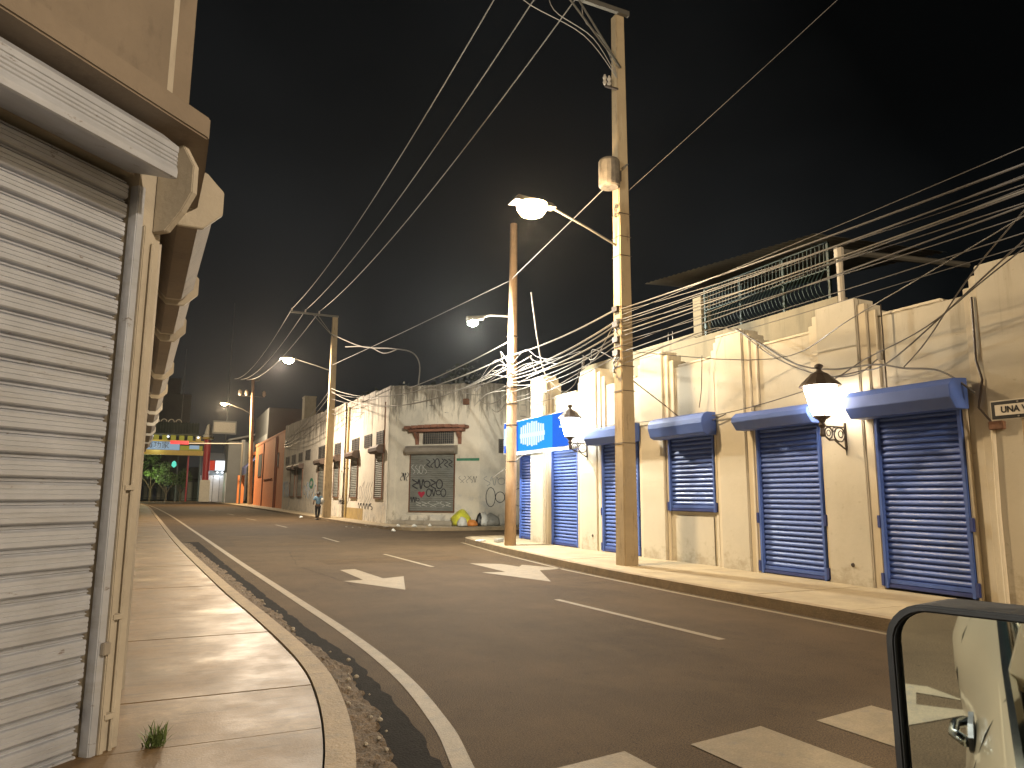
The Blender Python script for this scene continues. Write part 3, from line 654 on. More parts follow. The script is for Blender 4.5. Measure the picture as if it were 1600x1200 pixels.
for z in (5.7, 5.35, 5.0, 4.7):
    B().box(8.72, 13.1, z, 8.80, 13.3, z + .12).build('cable_hanger', 'iron', tp)
lp = thing('light_pole', (9.25, 19.7, .12), 'round brown wooden pole with bands, standing at the corner left of the blue sign', 'utility pole')
B().tube([(9.22, 19.7, .1), (9.235, 19.7, 2), (9.25, 19.7, 5), (9.28, 19.7, 10.15)], [.175, .165, .15, .112], 14).build('shaft', 'wood', lp, smooth=True)
for z in (2.6, 3.7, 4.35, 4.85, 5.3, 5.6, 6.45): B().tube([(9.25, 19.7, z), (9.25, 19.7, z + .035)], [.175, .175], 12).build('metal_band', 'iron', lp)
B().tube([(9.13, 19.7, 7.12), (8.5, 19.7, 7.08), (8.1, 19.7, 6.95)], .03, 6).build('lamp_arm', 'wirel', lp)
B().tube([(8.25, 19.7, 6.97), (7.75, 19.7, 6.85)], [.07, .12], 8).build('lamp_housing', 'tin', lp)
B().lathe((7.92, 19.7, 6.66), [(.05, 0), (.15, .06), (.17, .14), (.14, .18)], 12).build('lamp_bowl', 'g_cool', lp, smooth=True)
p2 = sq_pole(9.25, 48, 13.5, .50, .33, 'square concrete pole beside the walking person, lamp arm over the road')
cobra(p2, 9.1, 48, 9.8, 6.4, 10.3, 'g_warm', 1.5)
p3 = thing('utility_pole', (10.3, 112, .1), 'dark round pole in front of the orange building, small lamp on its arm', 'utility pole')
B().tube([(10.5, 112, .1), (10.2, 112, 9), (9.9, 112, 18.5)], [.34, .28, .2], 10).build('shaft', 'wood', p3)
cobra(p3, 10.1, 112, 13.2, 6.2, 14.6, 'g_warm', 1.6)
B().box(9.0, 111.9, 18.3, 10.8, 112, 18.5).build('crossarm', 'tin', p3)
for x in (8.2, 9.1, 11.6): B().lathe((x, 112, 16), [(.1, 0), (.25, .2), (.25, .7), (.1, .9)], 8).build('insulator', 'concrete', p3)
B().box(8.2, 111.95, 15.9, 11.7, 112.0, 16.0).build('crossarm', 'tin', p3)
# the next pole of the row, behind the camera, whose lamp lights the corner
pb = sq_pole(9.0, -21.8, 13.05, .36, .235, 'square concrete pole behind the car with a warm street lamp')
cobra(pb, 8.85, -21.8, 7.25, 6.7, 7.74, 'g_warm', 1.15)
p5 = thing('utility_pole', (-6.3, 2.85, .12), 'lamp post on the side street pavement behind the car', 'utility pole')
B().tube([(-6.3, 2.85, .1), (-6.3, 2.85, 7.4)], [.14, .10], 10).build('shaft', 'polec', p5)
B().tube([(-6.3, 2.85, 7.3), (-6.3, 2.2, 7.35)], .03, 6).build('lamp_arm', 'tin', p5)
B().box(-6.45, 1.75, 7.22, -6.15, 2.3, 7.36).build('lamp_housing', 'tin', p5); B().lathe((-6.3, 2.0, 7.10), [(.05, 0), (.12, .05), (.13, .119)], 10).build('lamp_bowl', 'g_cool', p5)
p4 = thing('utility_pole', (9.0, -3.6, .12), 'street lamp post behind the car at the crossing', 'utility pole')
B().tube([(9.0, -7.6, .1), (9.0, -7.6, 8.6)], [.16, .11], 10).build('shaft', 'polec', p4)
cobra(p4, 9.0, -7.6, 8.3, 6.6, 8.75, 'g_warm', 1.15)

lamp('street_light', (6.65, 13.2, 7.30), 2700, WARM, .16)
lamp('street_light', (7.92, 19.7, 6.5), 6000, COOL, .14)
lamp('street_light', (5.8, 48, 9.8), 11500, WARM2, .22)
lamp('street_light', (6.1, 112, 14.1), 22000, WARM, .25)
lamp('street_light', (6.65, -21.8, 7.30), 4500, WARM, .16)
lamp('street_light', (6.55, -7.6, 8.3), 8000, (1, .82, .60), .16)
lamp('street_light', (-6.3, 2.0, 7.0), 6500, (1, .96, .86), .12)
lamp('tube_light', (10.1, 21.6, 2.8), 45, WHITE, .3)
lamp('tube_light', (10.1, 19.6, 2.8), 40, WHITE, .3)
lantern(8.75, 2.98, 'g_lantern', 'black wall lantern on a scrolled bracket between the two nearest tall blue shutters', (1, .80, .60), 80)
lantern(17.35, 3.24, 'g_lanternc', 'wall lantern on a scrolled bracket beside the blue sign', (.86, .93, 1), 110)

# ================================================================== WHITE WAREHOUSE
wh = thing('old_warehouse', (12, 50, 0), 'old white graffiti-covered warehouse with mould-stained parapet and rusty corner door', 'building')
A0 = Vector((10.3, 37.2, 0)); DC = Vector((.7071, -.7071, 0)); NC = Vector((-.7071, -.7071, 0)); LC = 5.2
A1 = A0 + DC * LC
def wf(y, pr, z): return Vector((10.3 - pr, y, z))            # street face
def wc(t, pr, z): return A0 + DC * t + NC * pr + Zv * z       # corner face
b = B()
NTOP = 28
b.box(10.3, 37.35, 0, 10.7, 77, 7.2); b.obox(wc(.0, -.4, 0), DC * LC, NC * .4, Zv * 7.15); b.box(A1.x, A1.y, 0, 30, A1.y + .4, 7.1)
b.build('wall', 'white_wall', wh)
# crumbling parapet in short uneven lengths
for i in range(26):
    y0 = 37.3 + i * (39.6 / 26); y1 = y0 + 39.6 / 26 - .01; zt = 7.42 + (y0 - 37) * .030 + random.uniform(-.05, .05)
    B().box(10.28, y0, 7.2, 10.68, y1, zt).build('parapet_block', 'white_wall', wh, bevel=.04)
for i in range(6):
    t0 = .05 + i * .86; B().obox(wc(t0, -.38, 7.15), DC * .85, NC * .40, Zv * (.18 + random.uniform(-.06, .06))).build('parapet_block', 'white_wall', wh, bevel=.04)
for i in range(9):
    x0 = A1.x + .1 + i * 1.3; B().box(x0, A1.y - .02, 7.1, x0 + 1.29, A1.y + .35, 7.30 + random.uniform(-.08, .05)).build('parapet_block', 'white_wall', wh, bevel=.04)
# corner pilaster strips
B().box(10.24, 37.25, .12, 10.299, 37.75, 7.1).build('corner_strip', 'white_wall', wh, bevel=.02)
B().obox(wc(.10, .002, .12), DC * .35, NC * .06, Zv * 6.6).build('corner_strip', 'white_wall', wh, bevel=.02)
B().tube([(10.22, 46.9, .2), (10.22, 46.9, 7.3)], .07, 8).build('downpipe', 'ypaint', wh)
B().tube([(10.22, 37.9, 3.9), (10.22, 37.9, 6.6)], .035, 6).build('downpipe', 'rust', wh)
B().box(10.285, 42.5, .13, 10.299, 47.6, .8).build('painted_patch', 'ypaint', wh)
def louvre_window(b, o, u, nrm, w, h, name='upper_window'):
    """o lower left corner, u horizontal unit, nrm outward; slats over a dark recess"""
    fr = B(); o = Vector(o); u = Vector(u); nrm = Vector(nrm)
    fr.obox(o + nrm * .002, u * w, nrm * .01, Zv * h)
    p = fr.build(name, 'fardark', wh)
    g = B(); n = max(3, int(h / .12))
    for i in range(n): g.obox(o + nrm * .012 + Zv * (i * h / n + .01), u * w, nrm * .03, Zv * (h / n * .45))
    for k in (0, .5, 1): g.obox(o + u * (k * (w - .05)) + nrm * .013, u * .05, nrm * .04, Zv * h)
    g.build('grille', 'grate', p)
for y0, y1, z0, z1 in [(38.3, 39.75, 4.35, 5.1), (40.9, 42.6, 4.35, 5.1), (44, 45.9, 4.35, 5.1), (49.3, 51.3, 4.35, 5.15), (54.6, 57.5, 4.3, 5.3), (61.3, 63.6, 4.5, 5.35), (65.3, 67.3, 4.5, 5.3), (69.2, 71.4, 4.5, 5.3), (73.2, 75.4, 4.5, 5.3)]:
    louvre_window(b, (10.3, y0, z0), (0, 1, 0), (-1, 0, 0), y1 - y0, z1 - z0)
def old_shutter(o, u, nrm, w, h, hood, hoodm='brownhood', over=.25):
    o, u, nrm = Vector(o), Vector(u), Vector(nrm)
    p = B().obox(o + nrm * .002, u * w, nrm * .01, Zv * h).build('roller_shutter', 'oldshut', wh)
    f = None; n = int(h / .105)
    for i in range(n):
        if f is None: f = B().extr([(0, 0), (.03, .012), (.045, .05), (.03, .09), (0, .095)], o + nrm * .012 + u * .05, nrm, Zv, u * (w - .1)).build('slat', 'oldshut', p)
        else: dup(f, (0, 0, i * h / n), p)
    for k in (0, w - .05): B().obox(o + u * k + nrm * .013, u * .05, nrm * .07, Zv * h).build('guide_rail', 'rust', p)
    B().obox(o + nrm * .013 - Zv * .06, u * w, nrm * .08, Zv * .06).build('bottom_bar', 'rust', p)
    if hood:
        B().extr([(0, 0), (.34, .02), (.46, .12), (.46, .30), (.36, .42), (0, .46)], o + nrm * .003 + Zv * (h - .06) - u * over, nrm, Zv, u * (w + 2 * over)).build('shutter_hood', hoodm, p)
    return p
for y0, y1 in [(38.2, 39.85), (44.0, 45.9), (49.4, 51.2), (54.7, 57.2), (64.6, 67.4), (68.9, 71.7)]:
    old_shutter((10.3, y0, 1.45), (0, 1, 0), (-1, 0, 0), y1 - y0, 2.45, True, over=.12)
# corner door, its barred fanlight, brick canopy on brackets, steps
s0, s1 = 1.28, 3.85
old_shutter(wc(s0, 0, .80), DC, NC, s1 - s0, 2.95, True, 'steeld', .12)['label'] = 'wide grey corner shutter covered in graffiti'
louvre_window(b, wc(2.0, 0, 4.22), DC, NC, 1.75, .62, 'fanlight')
g = B()
for i in range(15): g.obox(wc(2.03 + i * .12, .05, 4.22), DC * .02, NC * .02, Zv * .62)
g.build('window_bars', 'wirel', wh)
for i in range(9):
    B().obox(wc(1.15 + i * .385, .002, 4.98 + .05 * math.sin(i / 8 * math.pi)), DC * .375, NC * .62, Zv * .16).build('canopy_brick', 'brick', wh, bevel=.03)
B().obox(wc(1.35, .002, 4.84), DC * 3.05, NC * .45, Zv * .13).build('canopy', 'brick', wh, bevel=.02)
for t in (1.60, 4.02): B().extr([(0, 0), (.10, 0), (.14, .3), (.40, .62), (0, .62)], wc(t, .002, 4.2), NC, Zv, DC * .16).build('canopy_bracket', 'brick', wh)
B().obox(wc(1.0, .002, .12), DC * 3.1, NC * .32, Zv * .50).build('door_step', 'white_wall', wh, bevel=.03)
B().obox(wc(.6, .002, .12), DC * 3.9, NC * .62, Zv * .22).build('door_step', 'concrete', wh, bevel=.03)
B().obox(wc(3.92, .002, 3.34), DC * 1.25, NC * .012, Zv * .13).build('street_plate', 'sprayg', wh)
B().obox(wc(4.3, .002, 6.2), DC * .28, NC * .2, Zv * .3).build('meter_box', 'rust', wh)
louvre_window(b, (15.0, A1.y, 3.75), (1, 0, 0), (0, -1, 0), 1.15, .72)
g = B()
for i in range(9): g.box(15.03 + i * .13, A1.y - .075, 3.75, 15.05 + i * .13, A1.y - .055, 4.47)
g.build('window_bars', 'wirel', wh)
# graffiti, sprayed lines a few mm thick on the walls
def scrawl(o, u, nrm, w, h, n, m, r=.022, seed=1, kind='loop', name='graffiti'):
    rd = random.Random(seed); o, u, nrm = Vector(o), Vector(u), Vector(nrm); b = B()
    for k in range(n):
        cx = (k + .5) / n * w; ww = w / n * .62; pts = []
        ph = rd.uniform(0, 6); st = rd.choice([1, -1]); e = rd.uniform(.5, 1.3)
        m_ = rd.choice(['o', 's', 'n', 'z']) if kind == 'loop' else 'o'
        for i in range(15):
            a = i / 14
            if m_ == 'o': x, z = math.cos(ph + a * 6.6) * ww * .8, math.sin(ph + a * 6.6) * h * .5 * e * .8
            elif m_ == 's': x, z = math.sin(a * 6.3) * ww * .7 * st, (a - .5) * h * .9
            elif m_ == 'n': x, z = (a - .5) * ww * 1.6, math.sin(a * 9) * h * .42
            else: x, z = (abs((a * 3) % 2 - 1) - .5) * ww * 1.5, (a - .5) * h * .8
            pts.append(o + u * (cx + x) + Zv * (h / 2 + z * .95) + nrm * .008)
        q0 = len(b.v); b.tube(pts, r, 4)
        for i in range(q0, len(b.v)):
            p = Vector(b.v[i]); dd = (p - o).dot(nrm); b.v[i] = tuple(p - nrm * (dd - .008) * .85)
    return b.build(name, m, wh)
U = (0, 1, 0); NW = (-1, 0, 0)
scrawl((10.3, 40.4, 1.0), U, NW, 3.2, 1.5, 6, 'spraym', .02, 3)
scrawl((10.3, 46.2, .9), U, NW, 3.0, 2.6, 3, 'spray', .03, 5, 'o')
scrawl((10.3, 47.0, .95), U, NW, 2.4, .35, 6, 'spray', .04, 6)
scrawl((10.3, 40.2, .75), U, NW, 3.5, .4, 5, 'spray', .04, 16)
scrawl((10.3, 57.8, 1.1), U, NW, 6, 1.7, 7, 'sprayb', .06, 8)
scrawl((10.3, 59.4, 1.9), U, NW, 1.6, 1.2, 1, 'sprayg', .16, 9, 'o')
scrawl((10.3, 71.9, 1.2), U, NW, 4.6, 1.8, 5, 'sprayb', .10, 10)
scrawl((10.3, 51.6, 1.2), U, NW, 2.6, 1.8, 3, 'spraym', .04, 12)
scrawl(wc(s0 + .95, .05, 2.95), DC, NC, 1.5, .55, 6, 'spray', .03, 21)
scrawl(wc(s0 + .15, .05, 1.85), DC, NC, 1.75, .62, 5, 'spray', .04, 22)
scrawl(wc(s0 + 1.0, .05, 1.52), DC, NC, 1.1, .42, 4, 'spray', .03, 23)
scrawl(wc(s0 + .1, .05, 2.65), DC, NC, .9, .55, 4, 'spraysilver', .02, 24)
scrawl(wc(s0 + .1, .05, 1.2), DC, NC, .5, .35, 3, 'spray', .022, 25)
scrawl(wc(s0 + .4, .05, 1.0), DC, NC, 2.0, .3, 6, 'spraysilver', .018, 26)
b = B(); hc = wc(s0 + .72, .062, 1.62)
pts = [(0, -.16), (.17, .02), (.2, .12), (.12, .18), (0, .12), (-.12, .18), (-.2, .12), (-.17, .02)]
b.extr(pts, hc, DC, Zv, NC * .006).build('heart', 'sprayr', wh)
scrawl(wc(.75, .065, 2.3), DC, NC, .5, .5, 3, 'spray', .018, 27)
scrawl(wc(4.05, .0, 2.2), DC, NC, 1.0, .4, 5, 'spray', .012, 28)
scrawl((A1.x + .35, A1.y, .95), (1, 0, 0), (0, -1, 0), 2.6, 1.15, 5, 'spray', .025, 31, 'o')
scrawl((A1.x + .2, A1.y, 2.05), (1, 0, 0), (0, -1, 0), 2.0, .55, 5, 'spraym', .018, 32)
# crown of a dark tree rising behind the warehouse roof
def tree(x, y, h, r, label, trunkh, seed, flat=.7, n=1700, leaf=.16, m='leaf', name='tree', group=None):
    rd = random.Random(seed); t = thing(name, (x, y, 0), label, 'tree', group)
    b = B().tube([(x, y, 0), (x + .1, y, trunkh * .6), (x, y + .1, trunkh + r * .4)], [.22, .17, .1], 8)
    for i in range(6):
        a = i * 1.05 + rd.random(); b.tube([(x, y, trunkh * .8), (x + math.cos(a) * r * .4, y + math.sin(a) * r * .4, trunkh + r * .4), (x + math.cos(a) * r * .75, y + math.sin(a) * r * .75, trunkh + r * .8)], [.1, .06, .02], 5)
    b.build('trunk', 'bark', t)
    cl = [(rd.gauss(0, r * .45), rd.gauss(0, r * .45), rd.uniform(-.75, .9) * r * flat, rd.uniform(.25, .5) * r) for _ in range(13)]
    c = B(); zc = h - r * flat
    for i in range(n):
        q = cl[i % len(cl)]; v = Vector((rd.gauss(0, 1), rd.gauss(0, 1), rd.gauss(0, 1))).normalized() * q[3] * rd.uniform(.6, 1.05)
        p = Vector((x + q[0], y + q[1], zc + q[2])) + v; u = Vector((rd.gauss(0, 1), rd.gauss(0, 1), rd.gauss(0, .6))).normalized() * leaf; w = u.cross(Vector((rd.gauss(0, 1), rd.gauss(0, 1), rd.gauss(0, 1)))).normalized() * leaf * .55
        c.add([p - u, p + w, p + u, p - w], [(0, 1, 2, 3)])
    c.build('crown', m, t); return t
tree(17.0, 44, 8.25, 3.6, 'dark spreading tree behind the warehouse parapet', 4, 3, .35, 2600, .22, 'darkleaf')
tree(19.0, 70, 10.0, 5.5, 'tall dark tree behind the far end of the warehouse', 6, 4, .5, 3000, .3, 'darkleaf')

# ================================================================== ORANGE BUILDING AND BEYOND
ob = thing('orange_building', (12, 92, 0), 'long orange plastered wall building beyond the white warehouse', 'building')
b = B(); b.box(10.55, 77.02, 0, 20, 108, 8.2)
b.build('wall', 'orange', ob)
for i in range(10):
    y0 = 77.03 + i * 3.1; B().box(10.5, y0, 8.2, 10.9, y0 + 3.09, 8.35 + i * .02).build('parapet_block', 'orange', ob)
for y in (84.5, 85.6, 97.5): B().box(10.45, y, .1, 10.549, y + .25, 8.1).build('pilaster', 'orangedk', ob)
for y, z0, z1, w in ((83, 4.6, 6.2, .8), (99.5, 3.9, 6.9, 4.0)):
    p = B().box(10.50, y, z0, 10.545, y + w, z1).build('window', 'fardark', ob)
    B().box(10.47, y, z0, 10.498, y + w, z0 + .1).box(10.47, y, z1 - .1, 10.498, y + w, z1).build('window_frame', 'orangedk', ob)
B().box(10.44, 88, 3.4, 10.549, 96.5, 3.46).build('ledge', 'orangedk', ob)
cp2 = thing('chimney_block', (13.5, 80, 8), 'pale square roof block standing behind the orange parapet', 'chimney')
B().box(12.4, 79, 8.1, 13.6, 80.6, 12.0).build('block', 'roofwall', cp2); B().box(12.35, 78.95, 12.001, 13.65, 80.65, 12.15).build('cap', 'roofwall', cp2)

# far shops on the right side
f1 = thing('far_shop_building', (14, 122, 0), 'dim grey building with a dark blue awning beyond the orange wall', 'building')
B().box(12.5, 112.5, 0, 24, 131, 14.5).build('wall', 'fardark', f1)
B().box(12.44, 113, 9.5, 12.499, 130, 10.6).build('fascia', 'fargrey', f1)
b = B().add([(12.4, 113.5, 8), (12.4, 124, 8), (9.9, 124, 5.6), (9.9, 113.5, 5.6), (9.9, 124, 4.6), (9.9, 113.5, 4.6)], [(0, 1, 2, 3), (3, 2, 4, 5)]); b.build('awning', 'bluecloth', f1)
for k in range(3): B().box(12.40, 114 + k * 3.4, .1, 12.49, 116.8 + k * 3.4, 4.2).build('shutter', 'steel', f1)
B().box(9.7, 125, 0, 10.7, 126, 4.6).build('orange_pier', 'orange', f1)
B().box(9.9, 125.2, 4.6, 10.5, 125.8, 10.4).build('grey_pier', 'fargrey', f1)
B().box(12.38, 111.9, 8.2, 12.5, 131, 8.7).build('orange_band', 'orange', f1)
lamp('shop_light', (10.2, 127.5, 6.2), 130, WARM2, .2)
f2 = thing('lit_shop', (9, 140, 0), 'shop with a glaring white sign and red panels over pale blue shutters', 'building')
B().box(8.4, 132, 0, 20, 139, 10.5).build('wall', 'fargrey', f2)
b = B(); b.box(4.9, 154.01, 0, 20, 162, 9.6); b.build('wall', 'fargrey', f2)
for i, (x0, x1, m) in enumerate([(5.9, 6.4, 'g_shop'), (6.45, 7.5, 'g_redsig'), (7.6, 9.4, 'g_shop')]): B().box(x0, 153.9, 6.2 if i < 2 else 6.2, x1, 153.99, 8.1).build('sign_panel', m, f2)
for x in (8.0, 8.9): B().lathe((x, 153.4, 5.6), [(.1, 0), (.3, .2), (.1, .4)], 8).build('spot_lamp', 'g_shop', f2)
for k in range(5): B().box(5.0 + k * 1.2, 153.93, .1, 6.1 + k * 1.2, 153.99, 5.2).build('shutter', 'steel', f2)
for k in range(6): B().box(8.31, 132.3 + k * 1.1, .1, 8.39, 133.3 + k * 1.1, 5.2).build('shutter', 'steel', f2)
b = B().add([(8.3, 131.8, 10.6), (20, 131.8, 13.5), (20, 146, 13.5), (8.3, 146, 10.6), (8.3, 131.8, 10.9), (20, 131.8, 13.8), (20, 146, 13.8), (8.3, 146, 10.9)], [(0, 3, 2, 1), (4, 5, 6, 7), (0, 1, 5, 4), (1, 2, 6, 5), (2, 3, 7, 6), (3, 0, 4, 7)]); b.build('roof', 'fargrey', f2)
B().box(5.9, 138, 12.2, 9.9, 138.3, 14.6).build('roof_sign', 'fargrey', f2); B().box(6.1, 137.97, 12.5, 9.7, 137.999, 14.3).build('roof_sign_face', 'plastic_g', f2)
lamp('shop_light', (8.2, 152.6, 5.6), 260, WHITE, .3)
f3 = thing('far_block', (-4, 205, 0), 'dim blue-grey apartment block at the end of the street', 'building')
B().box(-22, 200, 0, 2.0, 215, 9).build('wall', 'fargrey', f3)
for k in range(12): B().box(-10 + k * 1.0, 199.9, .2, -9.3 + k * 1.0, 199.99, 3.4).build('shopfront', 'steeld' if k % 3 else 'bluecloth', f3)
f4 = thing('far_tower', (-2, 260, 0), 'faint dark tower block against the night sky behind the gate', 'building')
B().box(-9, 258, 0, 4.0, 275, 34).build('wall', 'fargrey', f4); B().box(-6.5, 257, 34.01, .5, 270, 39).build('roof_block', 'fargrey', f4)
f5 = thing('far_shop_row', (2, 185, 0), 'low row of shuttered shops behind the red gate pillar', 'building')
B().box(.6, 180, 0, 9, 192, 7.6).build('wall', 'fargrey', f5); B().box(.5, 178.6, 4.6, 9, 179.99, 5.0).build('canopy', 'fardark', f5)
for k in range(6): B().box(.8 + k * 1.3, 179.9, .1, 1.8 + k * 1.3, 179.99, 4.2).build('shutter', 'oldshut', f5)
g6 = tag(B().lathe((.2, 172, 7.2), [(.1, 0), (.5, .4), (.4, 1.1), (.1, 1.4)], 6).build('street_sign_light', 'g_green'), 'small glowing green and white shop light behind the trees', 'sign')
# Chinatown style gate across the street
gt = thing('street_gate', (0, 150, 0), 'ornamental gate across the street, dark tiled roof, yellow beam, red pillar and pale lettered board', 'gate')
for x in (5.75, -9.0):
    B().tube([(x, 150, 3.2), (x, 150, 12.4)], .62, 14).build('pillar', 'red', gt)
    B().box(x - .9, 149.1, .1, x + .9, 150.9, 4.2).build('plinth', 'cwhite', gt, bevel=.08)
    B().lathe((x, 150, 12.4), [(.8, 0), (.95, .3), (.7, .6), (.35, 2.2), (.15, 2.5)], 10).build('finial', 'cwhite', gt)
    B().lathe((x, 150, 11.9), [(.7, 0), (1.05, .15), (1.05, .4), (.7, .5)], 12).build('collar', 'gold', gt)
B().tube([(2.6, 152, 0), (2.6, 152, 9.6)], .16, 8).build('slim_post', 'red', gt)
B().box(-8.3, 149.7, 8.8, 5.1, 150.3, 9.7).build('beam', 'gold', gt)
B().box(-8.3, 149.8, 9.705, 5.1, 150.2, 11.3).build('beam', 'fardark', gt)
B().box(-8.0, 149.6, 9.75, .9, 149.79, 11.25).build('sign_panel', 'g_panel', gt); B().box(.95, 149.6, 9.75, 4.9, 149.79, 10.6).build('sign_panel', 'g_yel', gt)
B().box(2.6, 149.55, 10.0, 4.3, 149.595, 10.7).build('sign_panel', 'g_panel', gt)
B().box(-8.3, 149.6, 11.305, 5.1, 150.4, 11.6).build('beam', 'gold', gt)
for k in range(9): B().box(-8.0 + k * 1.45, 149.62, 11.62, -7.1 + k * 1.45, 150.2, 12.5).build('bracket_block', 'g_yel' if k < 8 else 'gold', gt)
for x in (-3.9, -1.2, 4.0): B().lathe((x, 149.3, 12.0), [(.1, 0), (.26, .2), (.1, .4)], 8).build('spot_lamp', 'g_shop', gt)
rp = [(-2.6, 12.62), (-1.6, 13.5), (-.5, 14.9), (.5, 14.9), (1.6, 13.5), (2.6, 12.62), (2.6, 12.5), (-2.6, 12.5)]
B().extr(rp, (-9, 150, 0), (0, 1, 0), (0, 0, 1), (13.0, 0, 0)).build('roof', 'tiledark', gt)
f = None
for k in range(27):
    if f is None: f = B().tube([(-8.8, 147.45, 12.72), (-8.8, 148.4, 13.58), (-8.8, 149.5, 15.0)], .09, 5).build('roof_tile_ridge', 'tiledark', gt)
    else: dup(f, (k * .48, 0, 0), gt)
b = B()
for k in range(5): b.tube([(-4.6 + k * 1.25 + .5 * math.cos(a * .52), 150, 15.0 + .55 * math.sin(a * .52)) for a in range(7)], .07, 5)
b.build('ridge_ornament', 'cwhite', gt)
mwt = Matrix.Translation((-2.9, 149.55, 10.5)) @ Matrix.Rotation(R(90), 4, 'X')
text_mesh('lettering', '每功家', 'black', 1.35, mwt, gt, .02)
lamp('gate_light', (-3, 148.6, 10.2), 90, WHITE, .3)
lamp('gate_light', (-3, 158, 5), 500, COOL, .5)
# red and white boom hung out over the street on a pole
bm_ = thing('street_boom', (9.5, 118, 0), 'thin horizontal boom with a dark red board reaching over the street before the gate', 'sign arm')
B().tube([(9.55, 118, 9.3), (-.3, 118, 9.0)], .09, 6).build('boom', 'wirel', bm_)
B().box(-.6, 117.9, 8.9, 1.9, 118.1, 9.4).build('board', 'red', bm_); B().tube([(9.55, 118, .1), (9.5, 118, 9.5)], .14, 8).build('post', 'tin', bm_)
for i, (x, y, z) in enumerate([(9.49, 160, 42), (.9, 165, 32)]):
    tag(B().tube([(x, y, 0), (x, y, z)], [.14, .06], 5).build('antenna_mast', 'fargrey'), ['tall thin antenna mast rising left of the small distant street lamp', 'faint thin antenna mast above the gate roof'][i], 'antenna')
tree(-3.9, 166, 9.8, 2.3, 'bright yellow-green floodlit tree under the gate, left-hand one', 3, 11, 1.2, 1500, .2)
tree(-.9, 163, 7.4, 2.2, 'small round dark green tree under the gate, middle one', 2, 12, .9, 1500, .2)
tree(1.8, 166, 6.4, 1.9, 'dark leafy tree just left of the red gate pillar', 2, 13, .9, 1200, .2)
lamp('tree_floodlight', (-4.6, 162.5, 4.5), 700, (.85, 1, .45), .3)
lamp('tree_floodlight', (-.5, 158, 3), 120, (.7, 1, .8), .3)
tag(B().tube([(-12, 154, .9), (6, 153, .7)], .06, 4).tube([(-12, 154, .1), (-12, 154, .9)], .05, 4).tube([(-3, 153.5, 0), (-3, 153.5, .8)], .05, 4).build('street_railing', 'fardark'), 'low dark rail across the far end of the street', 'railing')
struct(B().box(-30, 150.5, 0, 8, 152.5, .14), 'kerb', 'kerb')

# ================================================================== SIGN "UNA VIA"
us = thing('one_way_sign', (10.18, 5.4, .15), 'black and white UNA VIA one-way sign on a post against the cream wall', 'road sign')
XS = 10.18
B().box(XS, 5.37, 2.66, XS + .008, 6.10, 2.93).build('plate_rim', 'ivory', us, bevel=.003)
B().box(XS - .006, 5.385, 2.675, XS - .001, 6.085, 2.915).build('black_border', 'black', us)
B().box(XS - .012, 5.435, 2.722, XS - .007, 6.035, 2.868).build('plate', 'ivory', us)
mw = Matrix(((0, 0, -1, XS - .014), (-1, 0, 0, 5.735), (0, 1, 0, 2.795), (0, 0, 0, 1)))
text_mesh('lettering', 'UNA VIA', 'black', .118, mw, us, .001, .95)
us.children[-1].data.transform(Matrix.Identity(4))
for z in (2.695, 2.895): B().lathe((0, 0, 0), [(.01, 0), (.01, .01)], 6).v
for z in (2.697, 2.893): B().box(XS - .02, 5.725, z - .01, XS - .007, 5.745, z + .01).build('bolt', 'wirel', us)
B().tube([(XS + .04, 5.70, .15), (XS + .04, 5.70, 2.9)], .03, 8).build('post', 'polec', us)

# ================================================================== OVERHEAD CABLES
def cable(pts, r, m, label, group=None, sag=0., n=22):
    P = []
    if len(pts) == 2:
        a, c = Vector(pts[0]), Vector(pts[1])
        for i in range(n + 1):
            t = i / n; p = a.lerp(c, t); p.z -= sag * 4 * t * (1 - t); P.append(p)
    else:
        V3 = [Vector(p) for p in pts]
        for i in range(len(V3) - 1):
            p0, p1, p2, p3 = V3[max(i - 1, 0)], V3[i], V3[i + 1], V3[min(i + 2, len(V3) - 1)]
            for k in range(6):
                t = k / 6; P.append(.5 * ((2 * p1) + (p2 - p0) * t + (2 * p0 - 5 * p1 + 4 * p2 - p3) * t * t + (3 * p1 - p0 - 3 * p2 + p3) * t ** 3))
        P.append(V3[-1])
    return tag(B().tube(P, r, 5).build('overhead_cable', m), label, 'cable', group)
GP = 'power lines between the concrete poles'
for k, (dx, nm) in enumerate(((2.87, 'leftmost'), (2.0, 'middle'), (1.1, 'rightmost'))):
    cable([(8.95 - dx, 13.02, 13.27), (9.25 - dx, 47.8, 13.72)], .016, 'wirel', nm + ' of the three long power lines from the tall pole crossarm to the far pole', GP, .75, 30)
    cable([(8.95 - dx, 13.02, 13.27), (9.0 - dx, -22, 13.3)], .016, 'wirel', nm + ' power line running back overhead from the tall pole crossarm', GP, .8)
    cable([(9.25 - dx, 47.8, 13.72), (10.2 - dx, 112, 18.4)], .022, 'wire', nm + ' power line from the far square pole to the distant dark pole', GP, 1.2)
    cable([(8.95 - dx, 13.02, 13.2), (8.95 - dx * .9, 13.1, 12.6), (8.8 - dx * .3, 13.1, 12.2), (8.9, 13.1, 11.3)], .010, 'wirel', nm + ' jumper wire hanging from the tall pole crossarm', GP)
GB = 'communication cables slung along the right pavement'
nb = [((8.82, 13.05, 5.74), (9.0, -22, 7.0), .72, .017, 'topmost'), ((8.82, 13.05, 5.50), (9.1, -22, 6.95), .66, .012, 'second'), ((8.82, 13.05, 5.44), (8.9, -22, 6.9), .60, .011, 'thin third'), ((8.82, 13.05, 5.22), (9.05, -22, 6.85), .56, .015, 'fourth'), ((8.82, 13.05, 5.12), (8.95, -22, 6.7), .45, .010, 'slender fifth'), ((8.82, 13.05, 4.76), (9.0, -22, 6.6), .25, .013, 'lowest')]
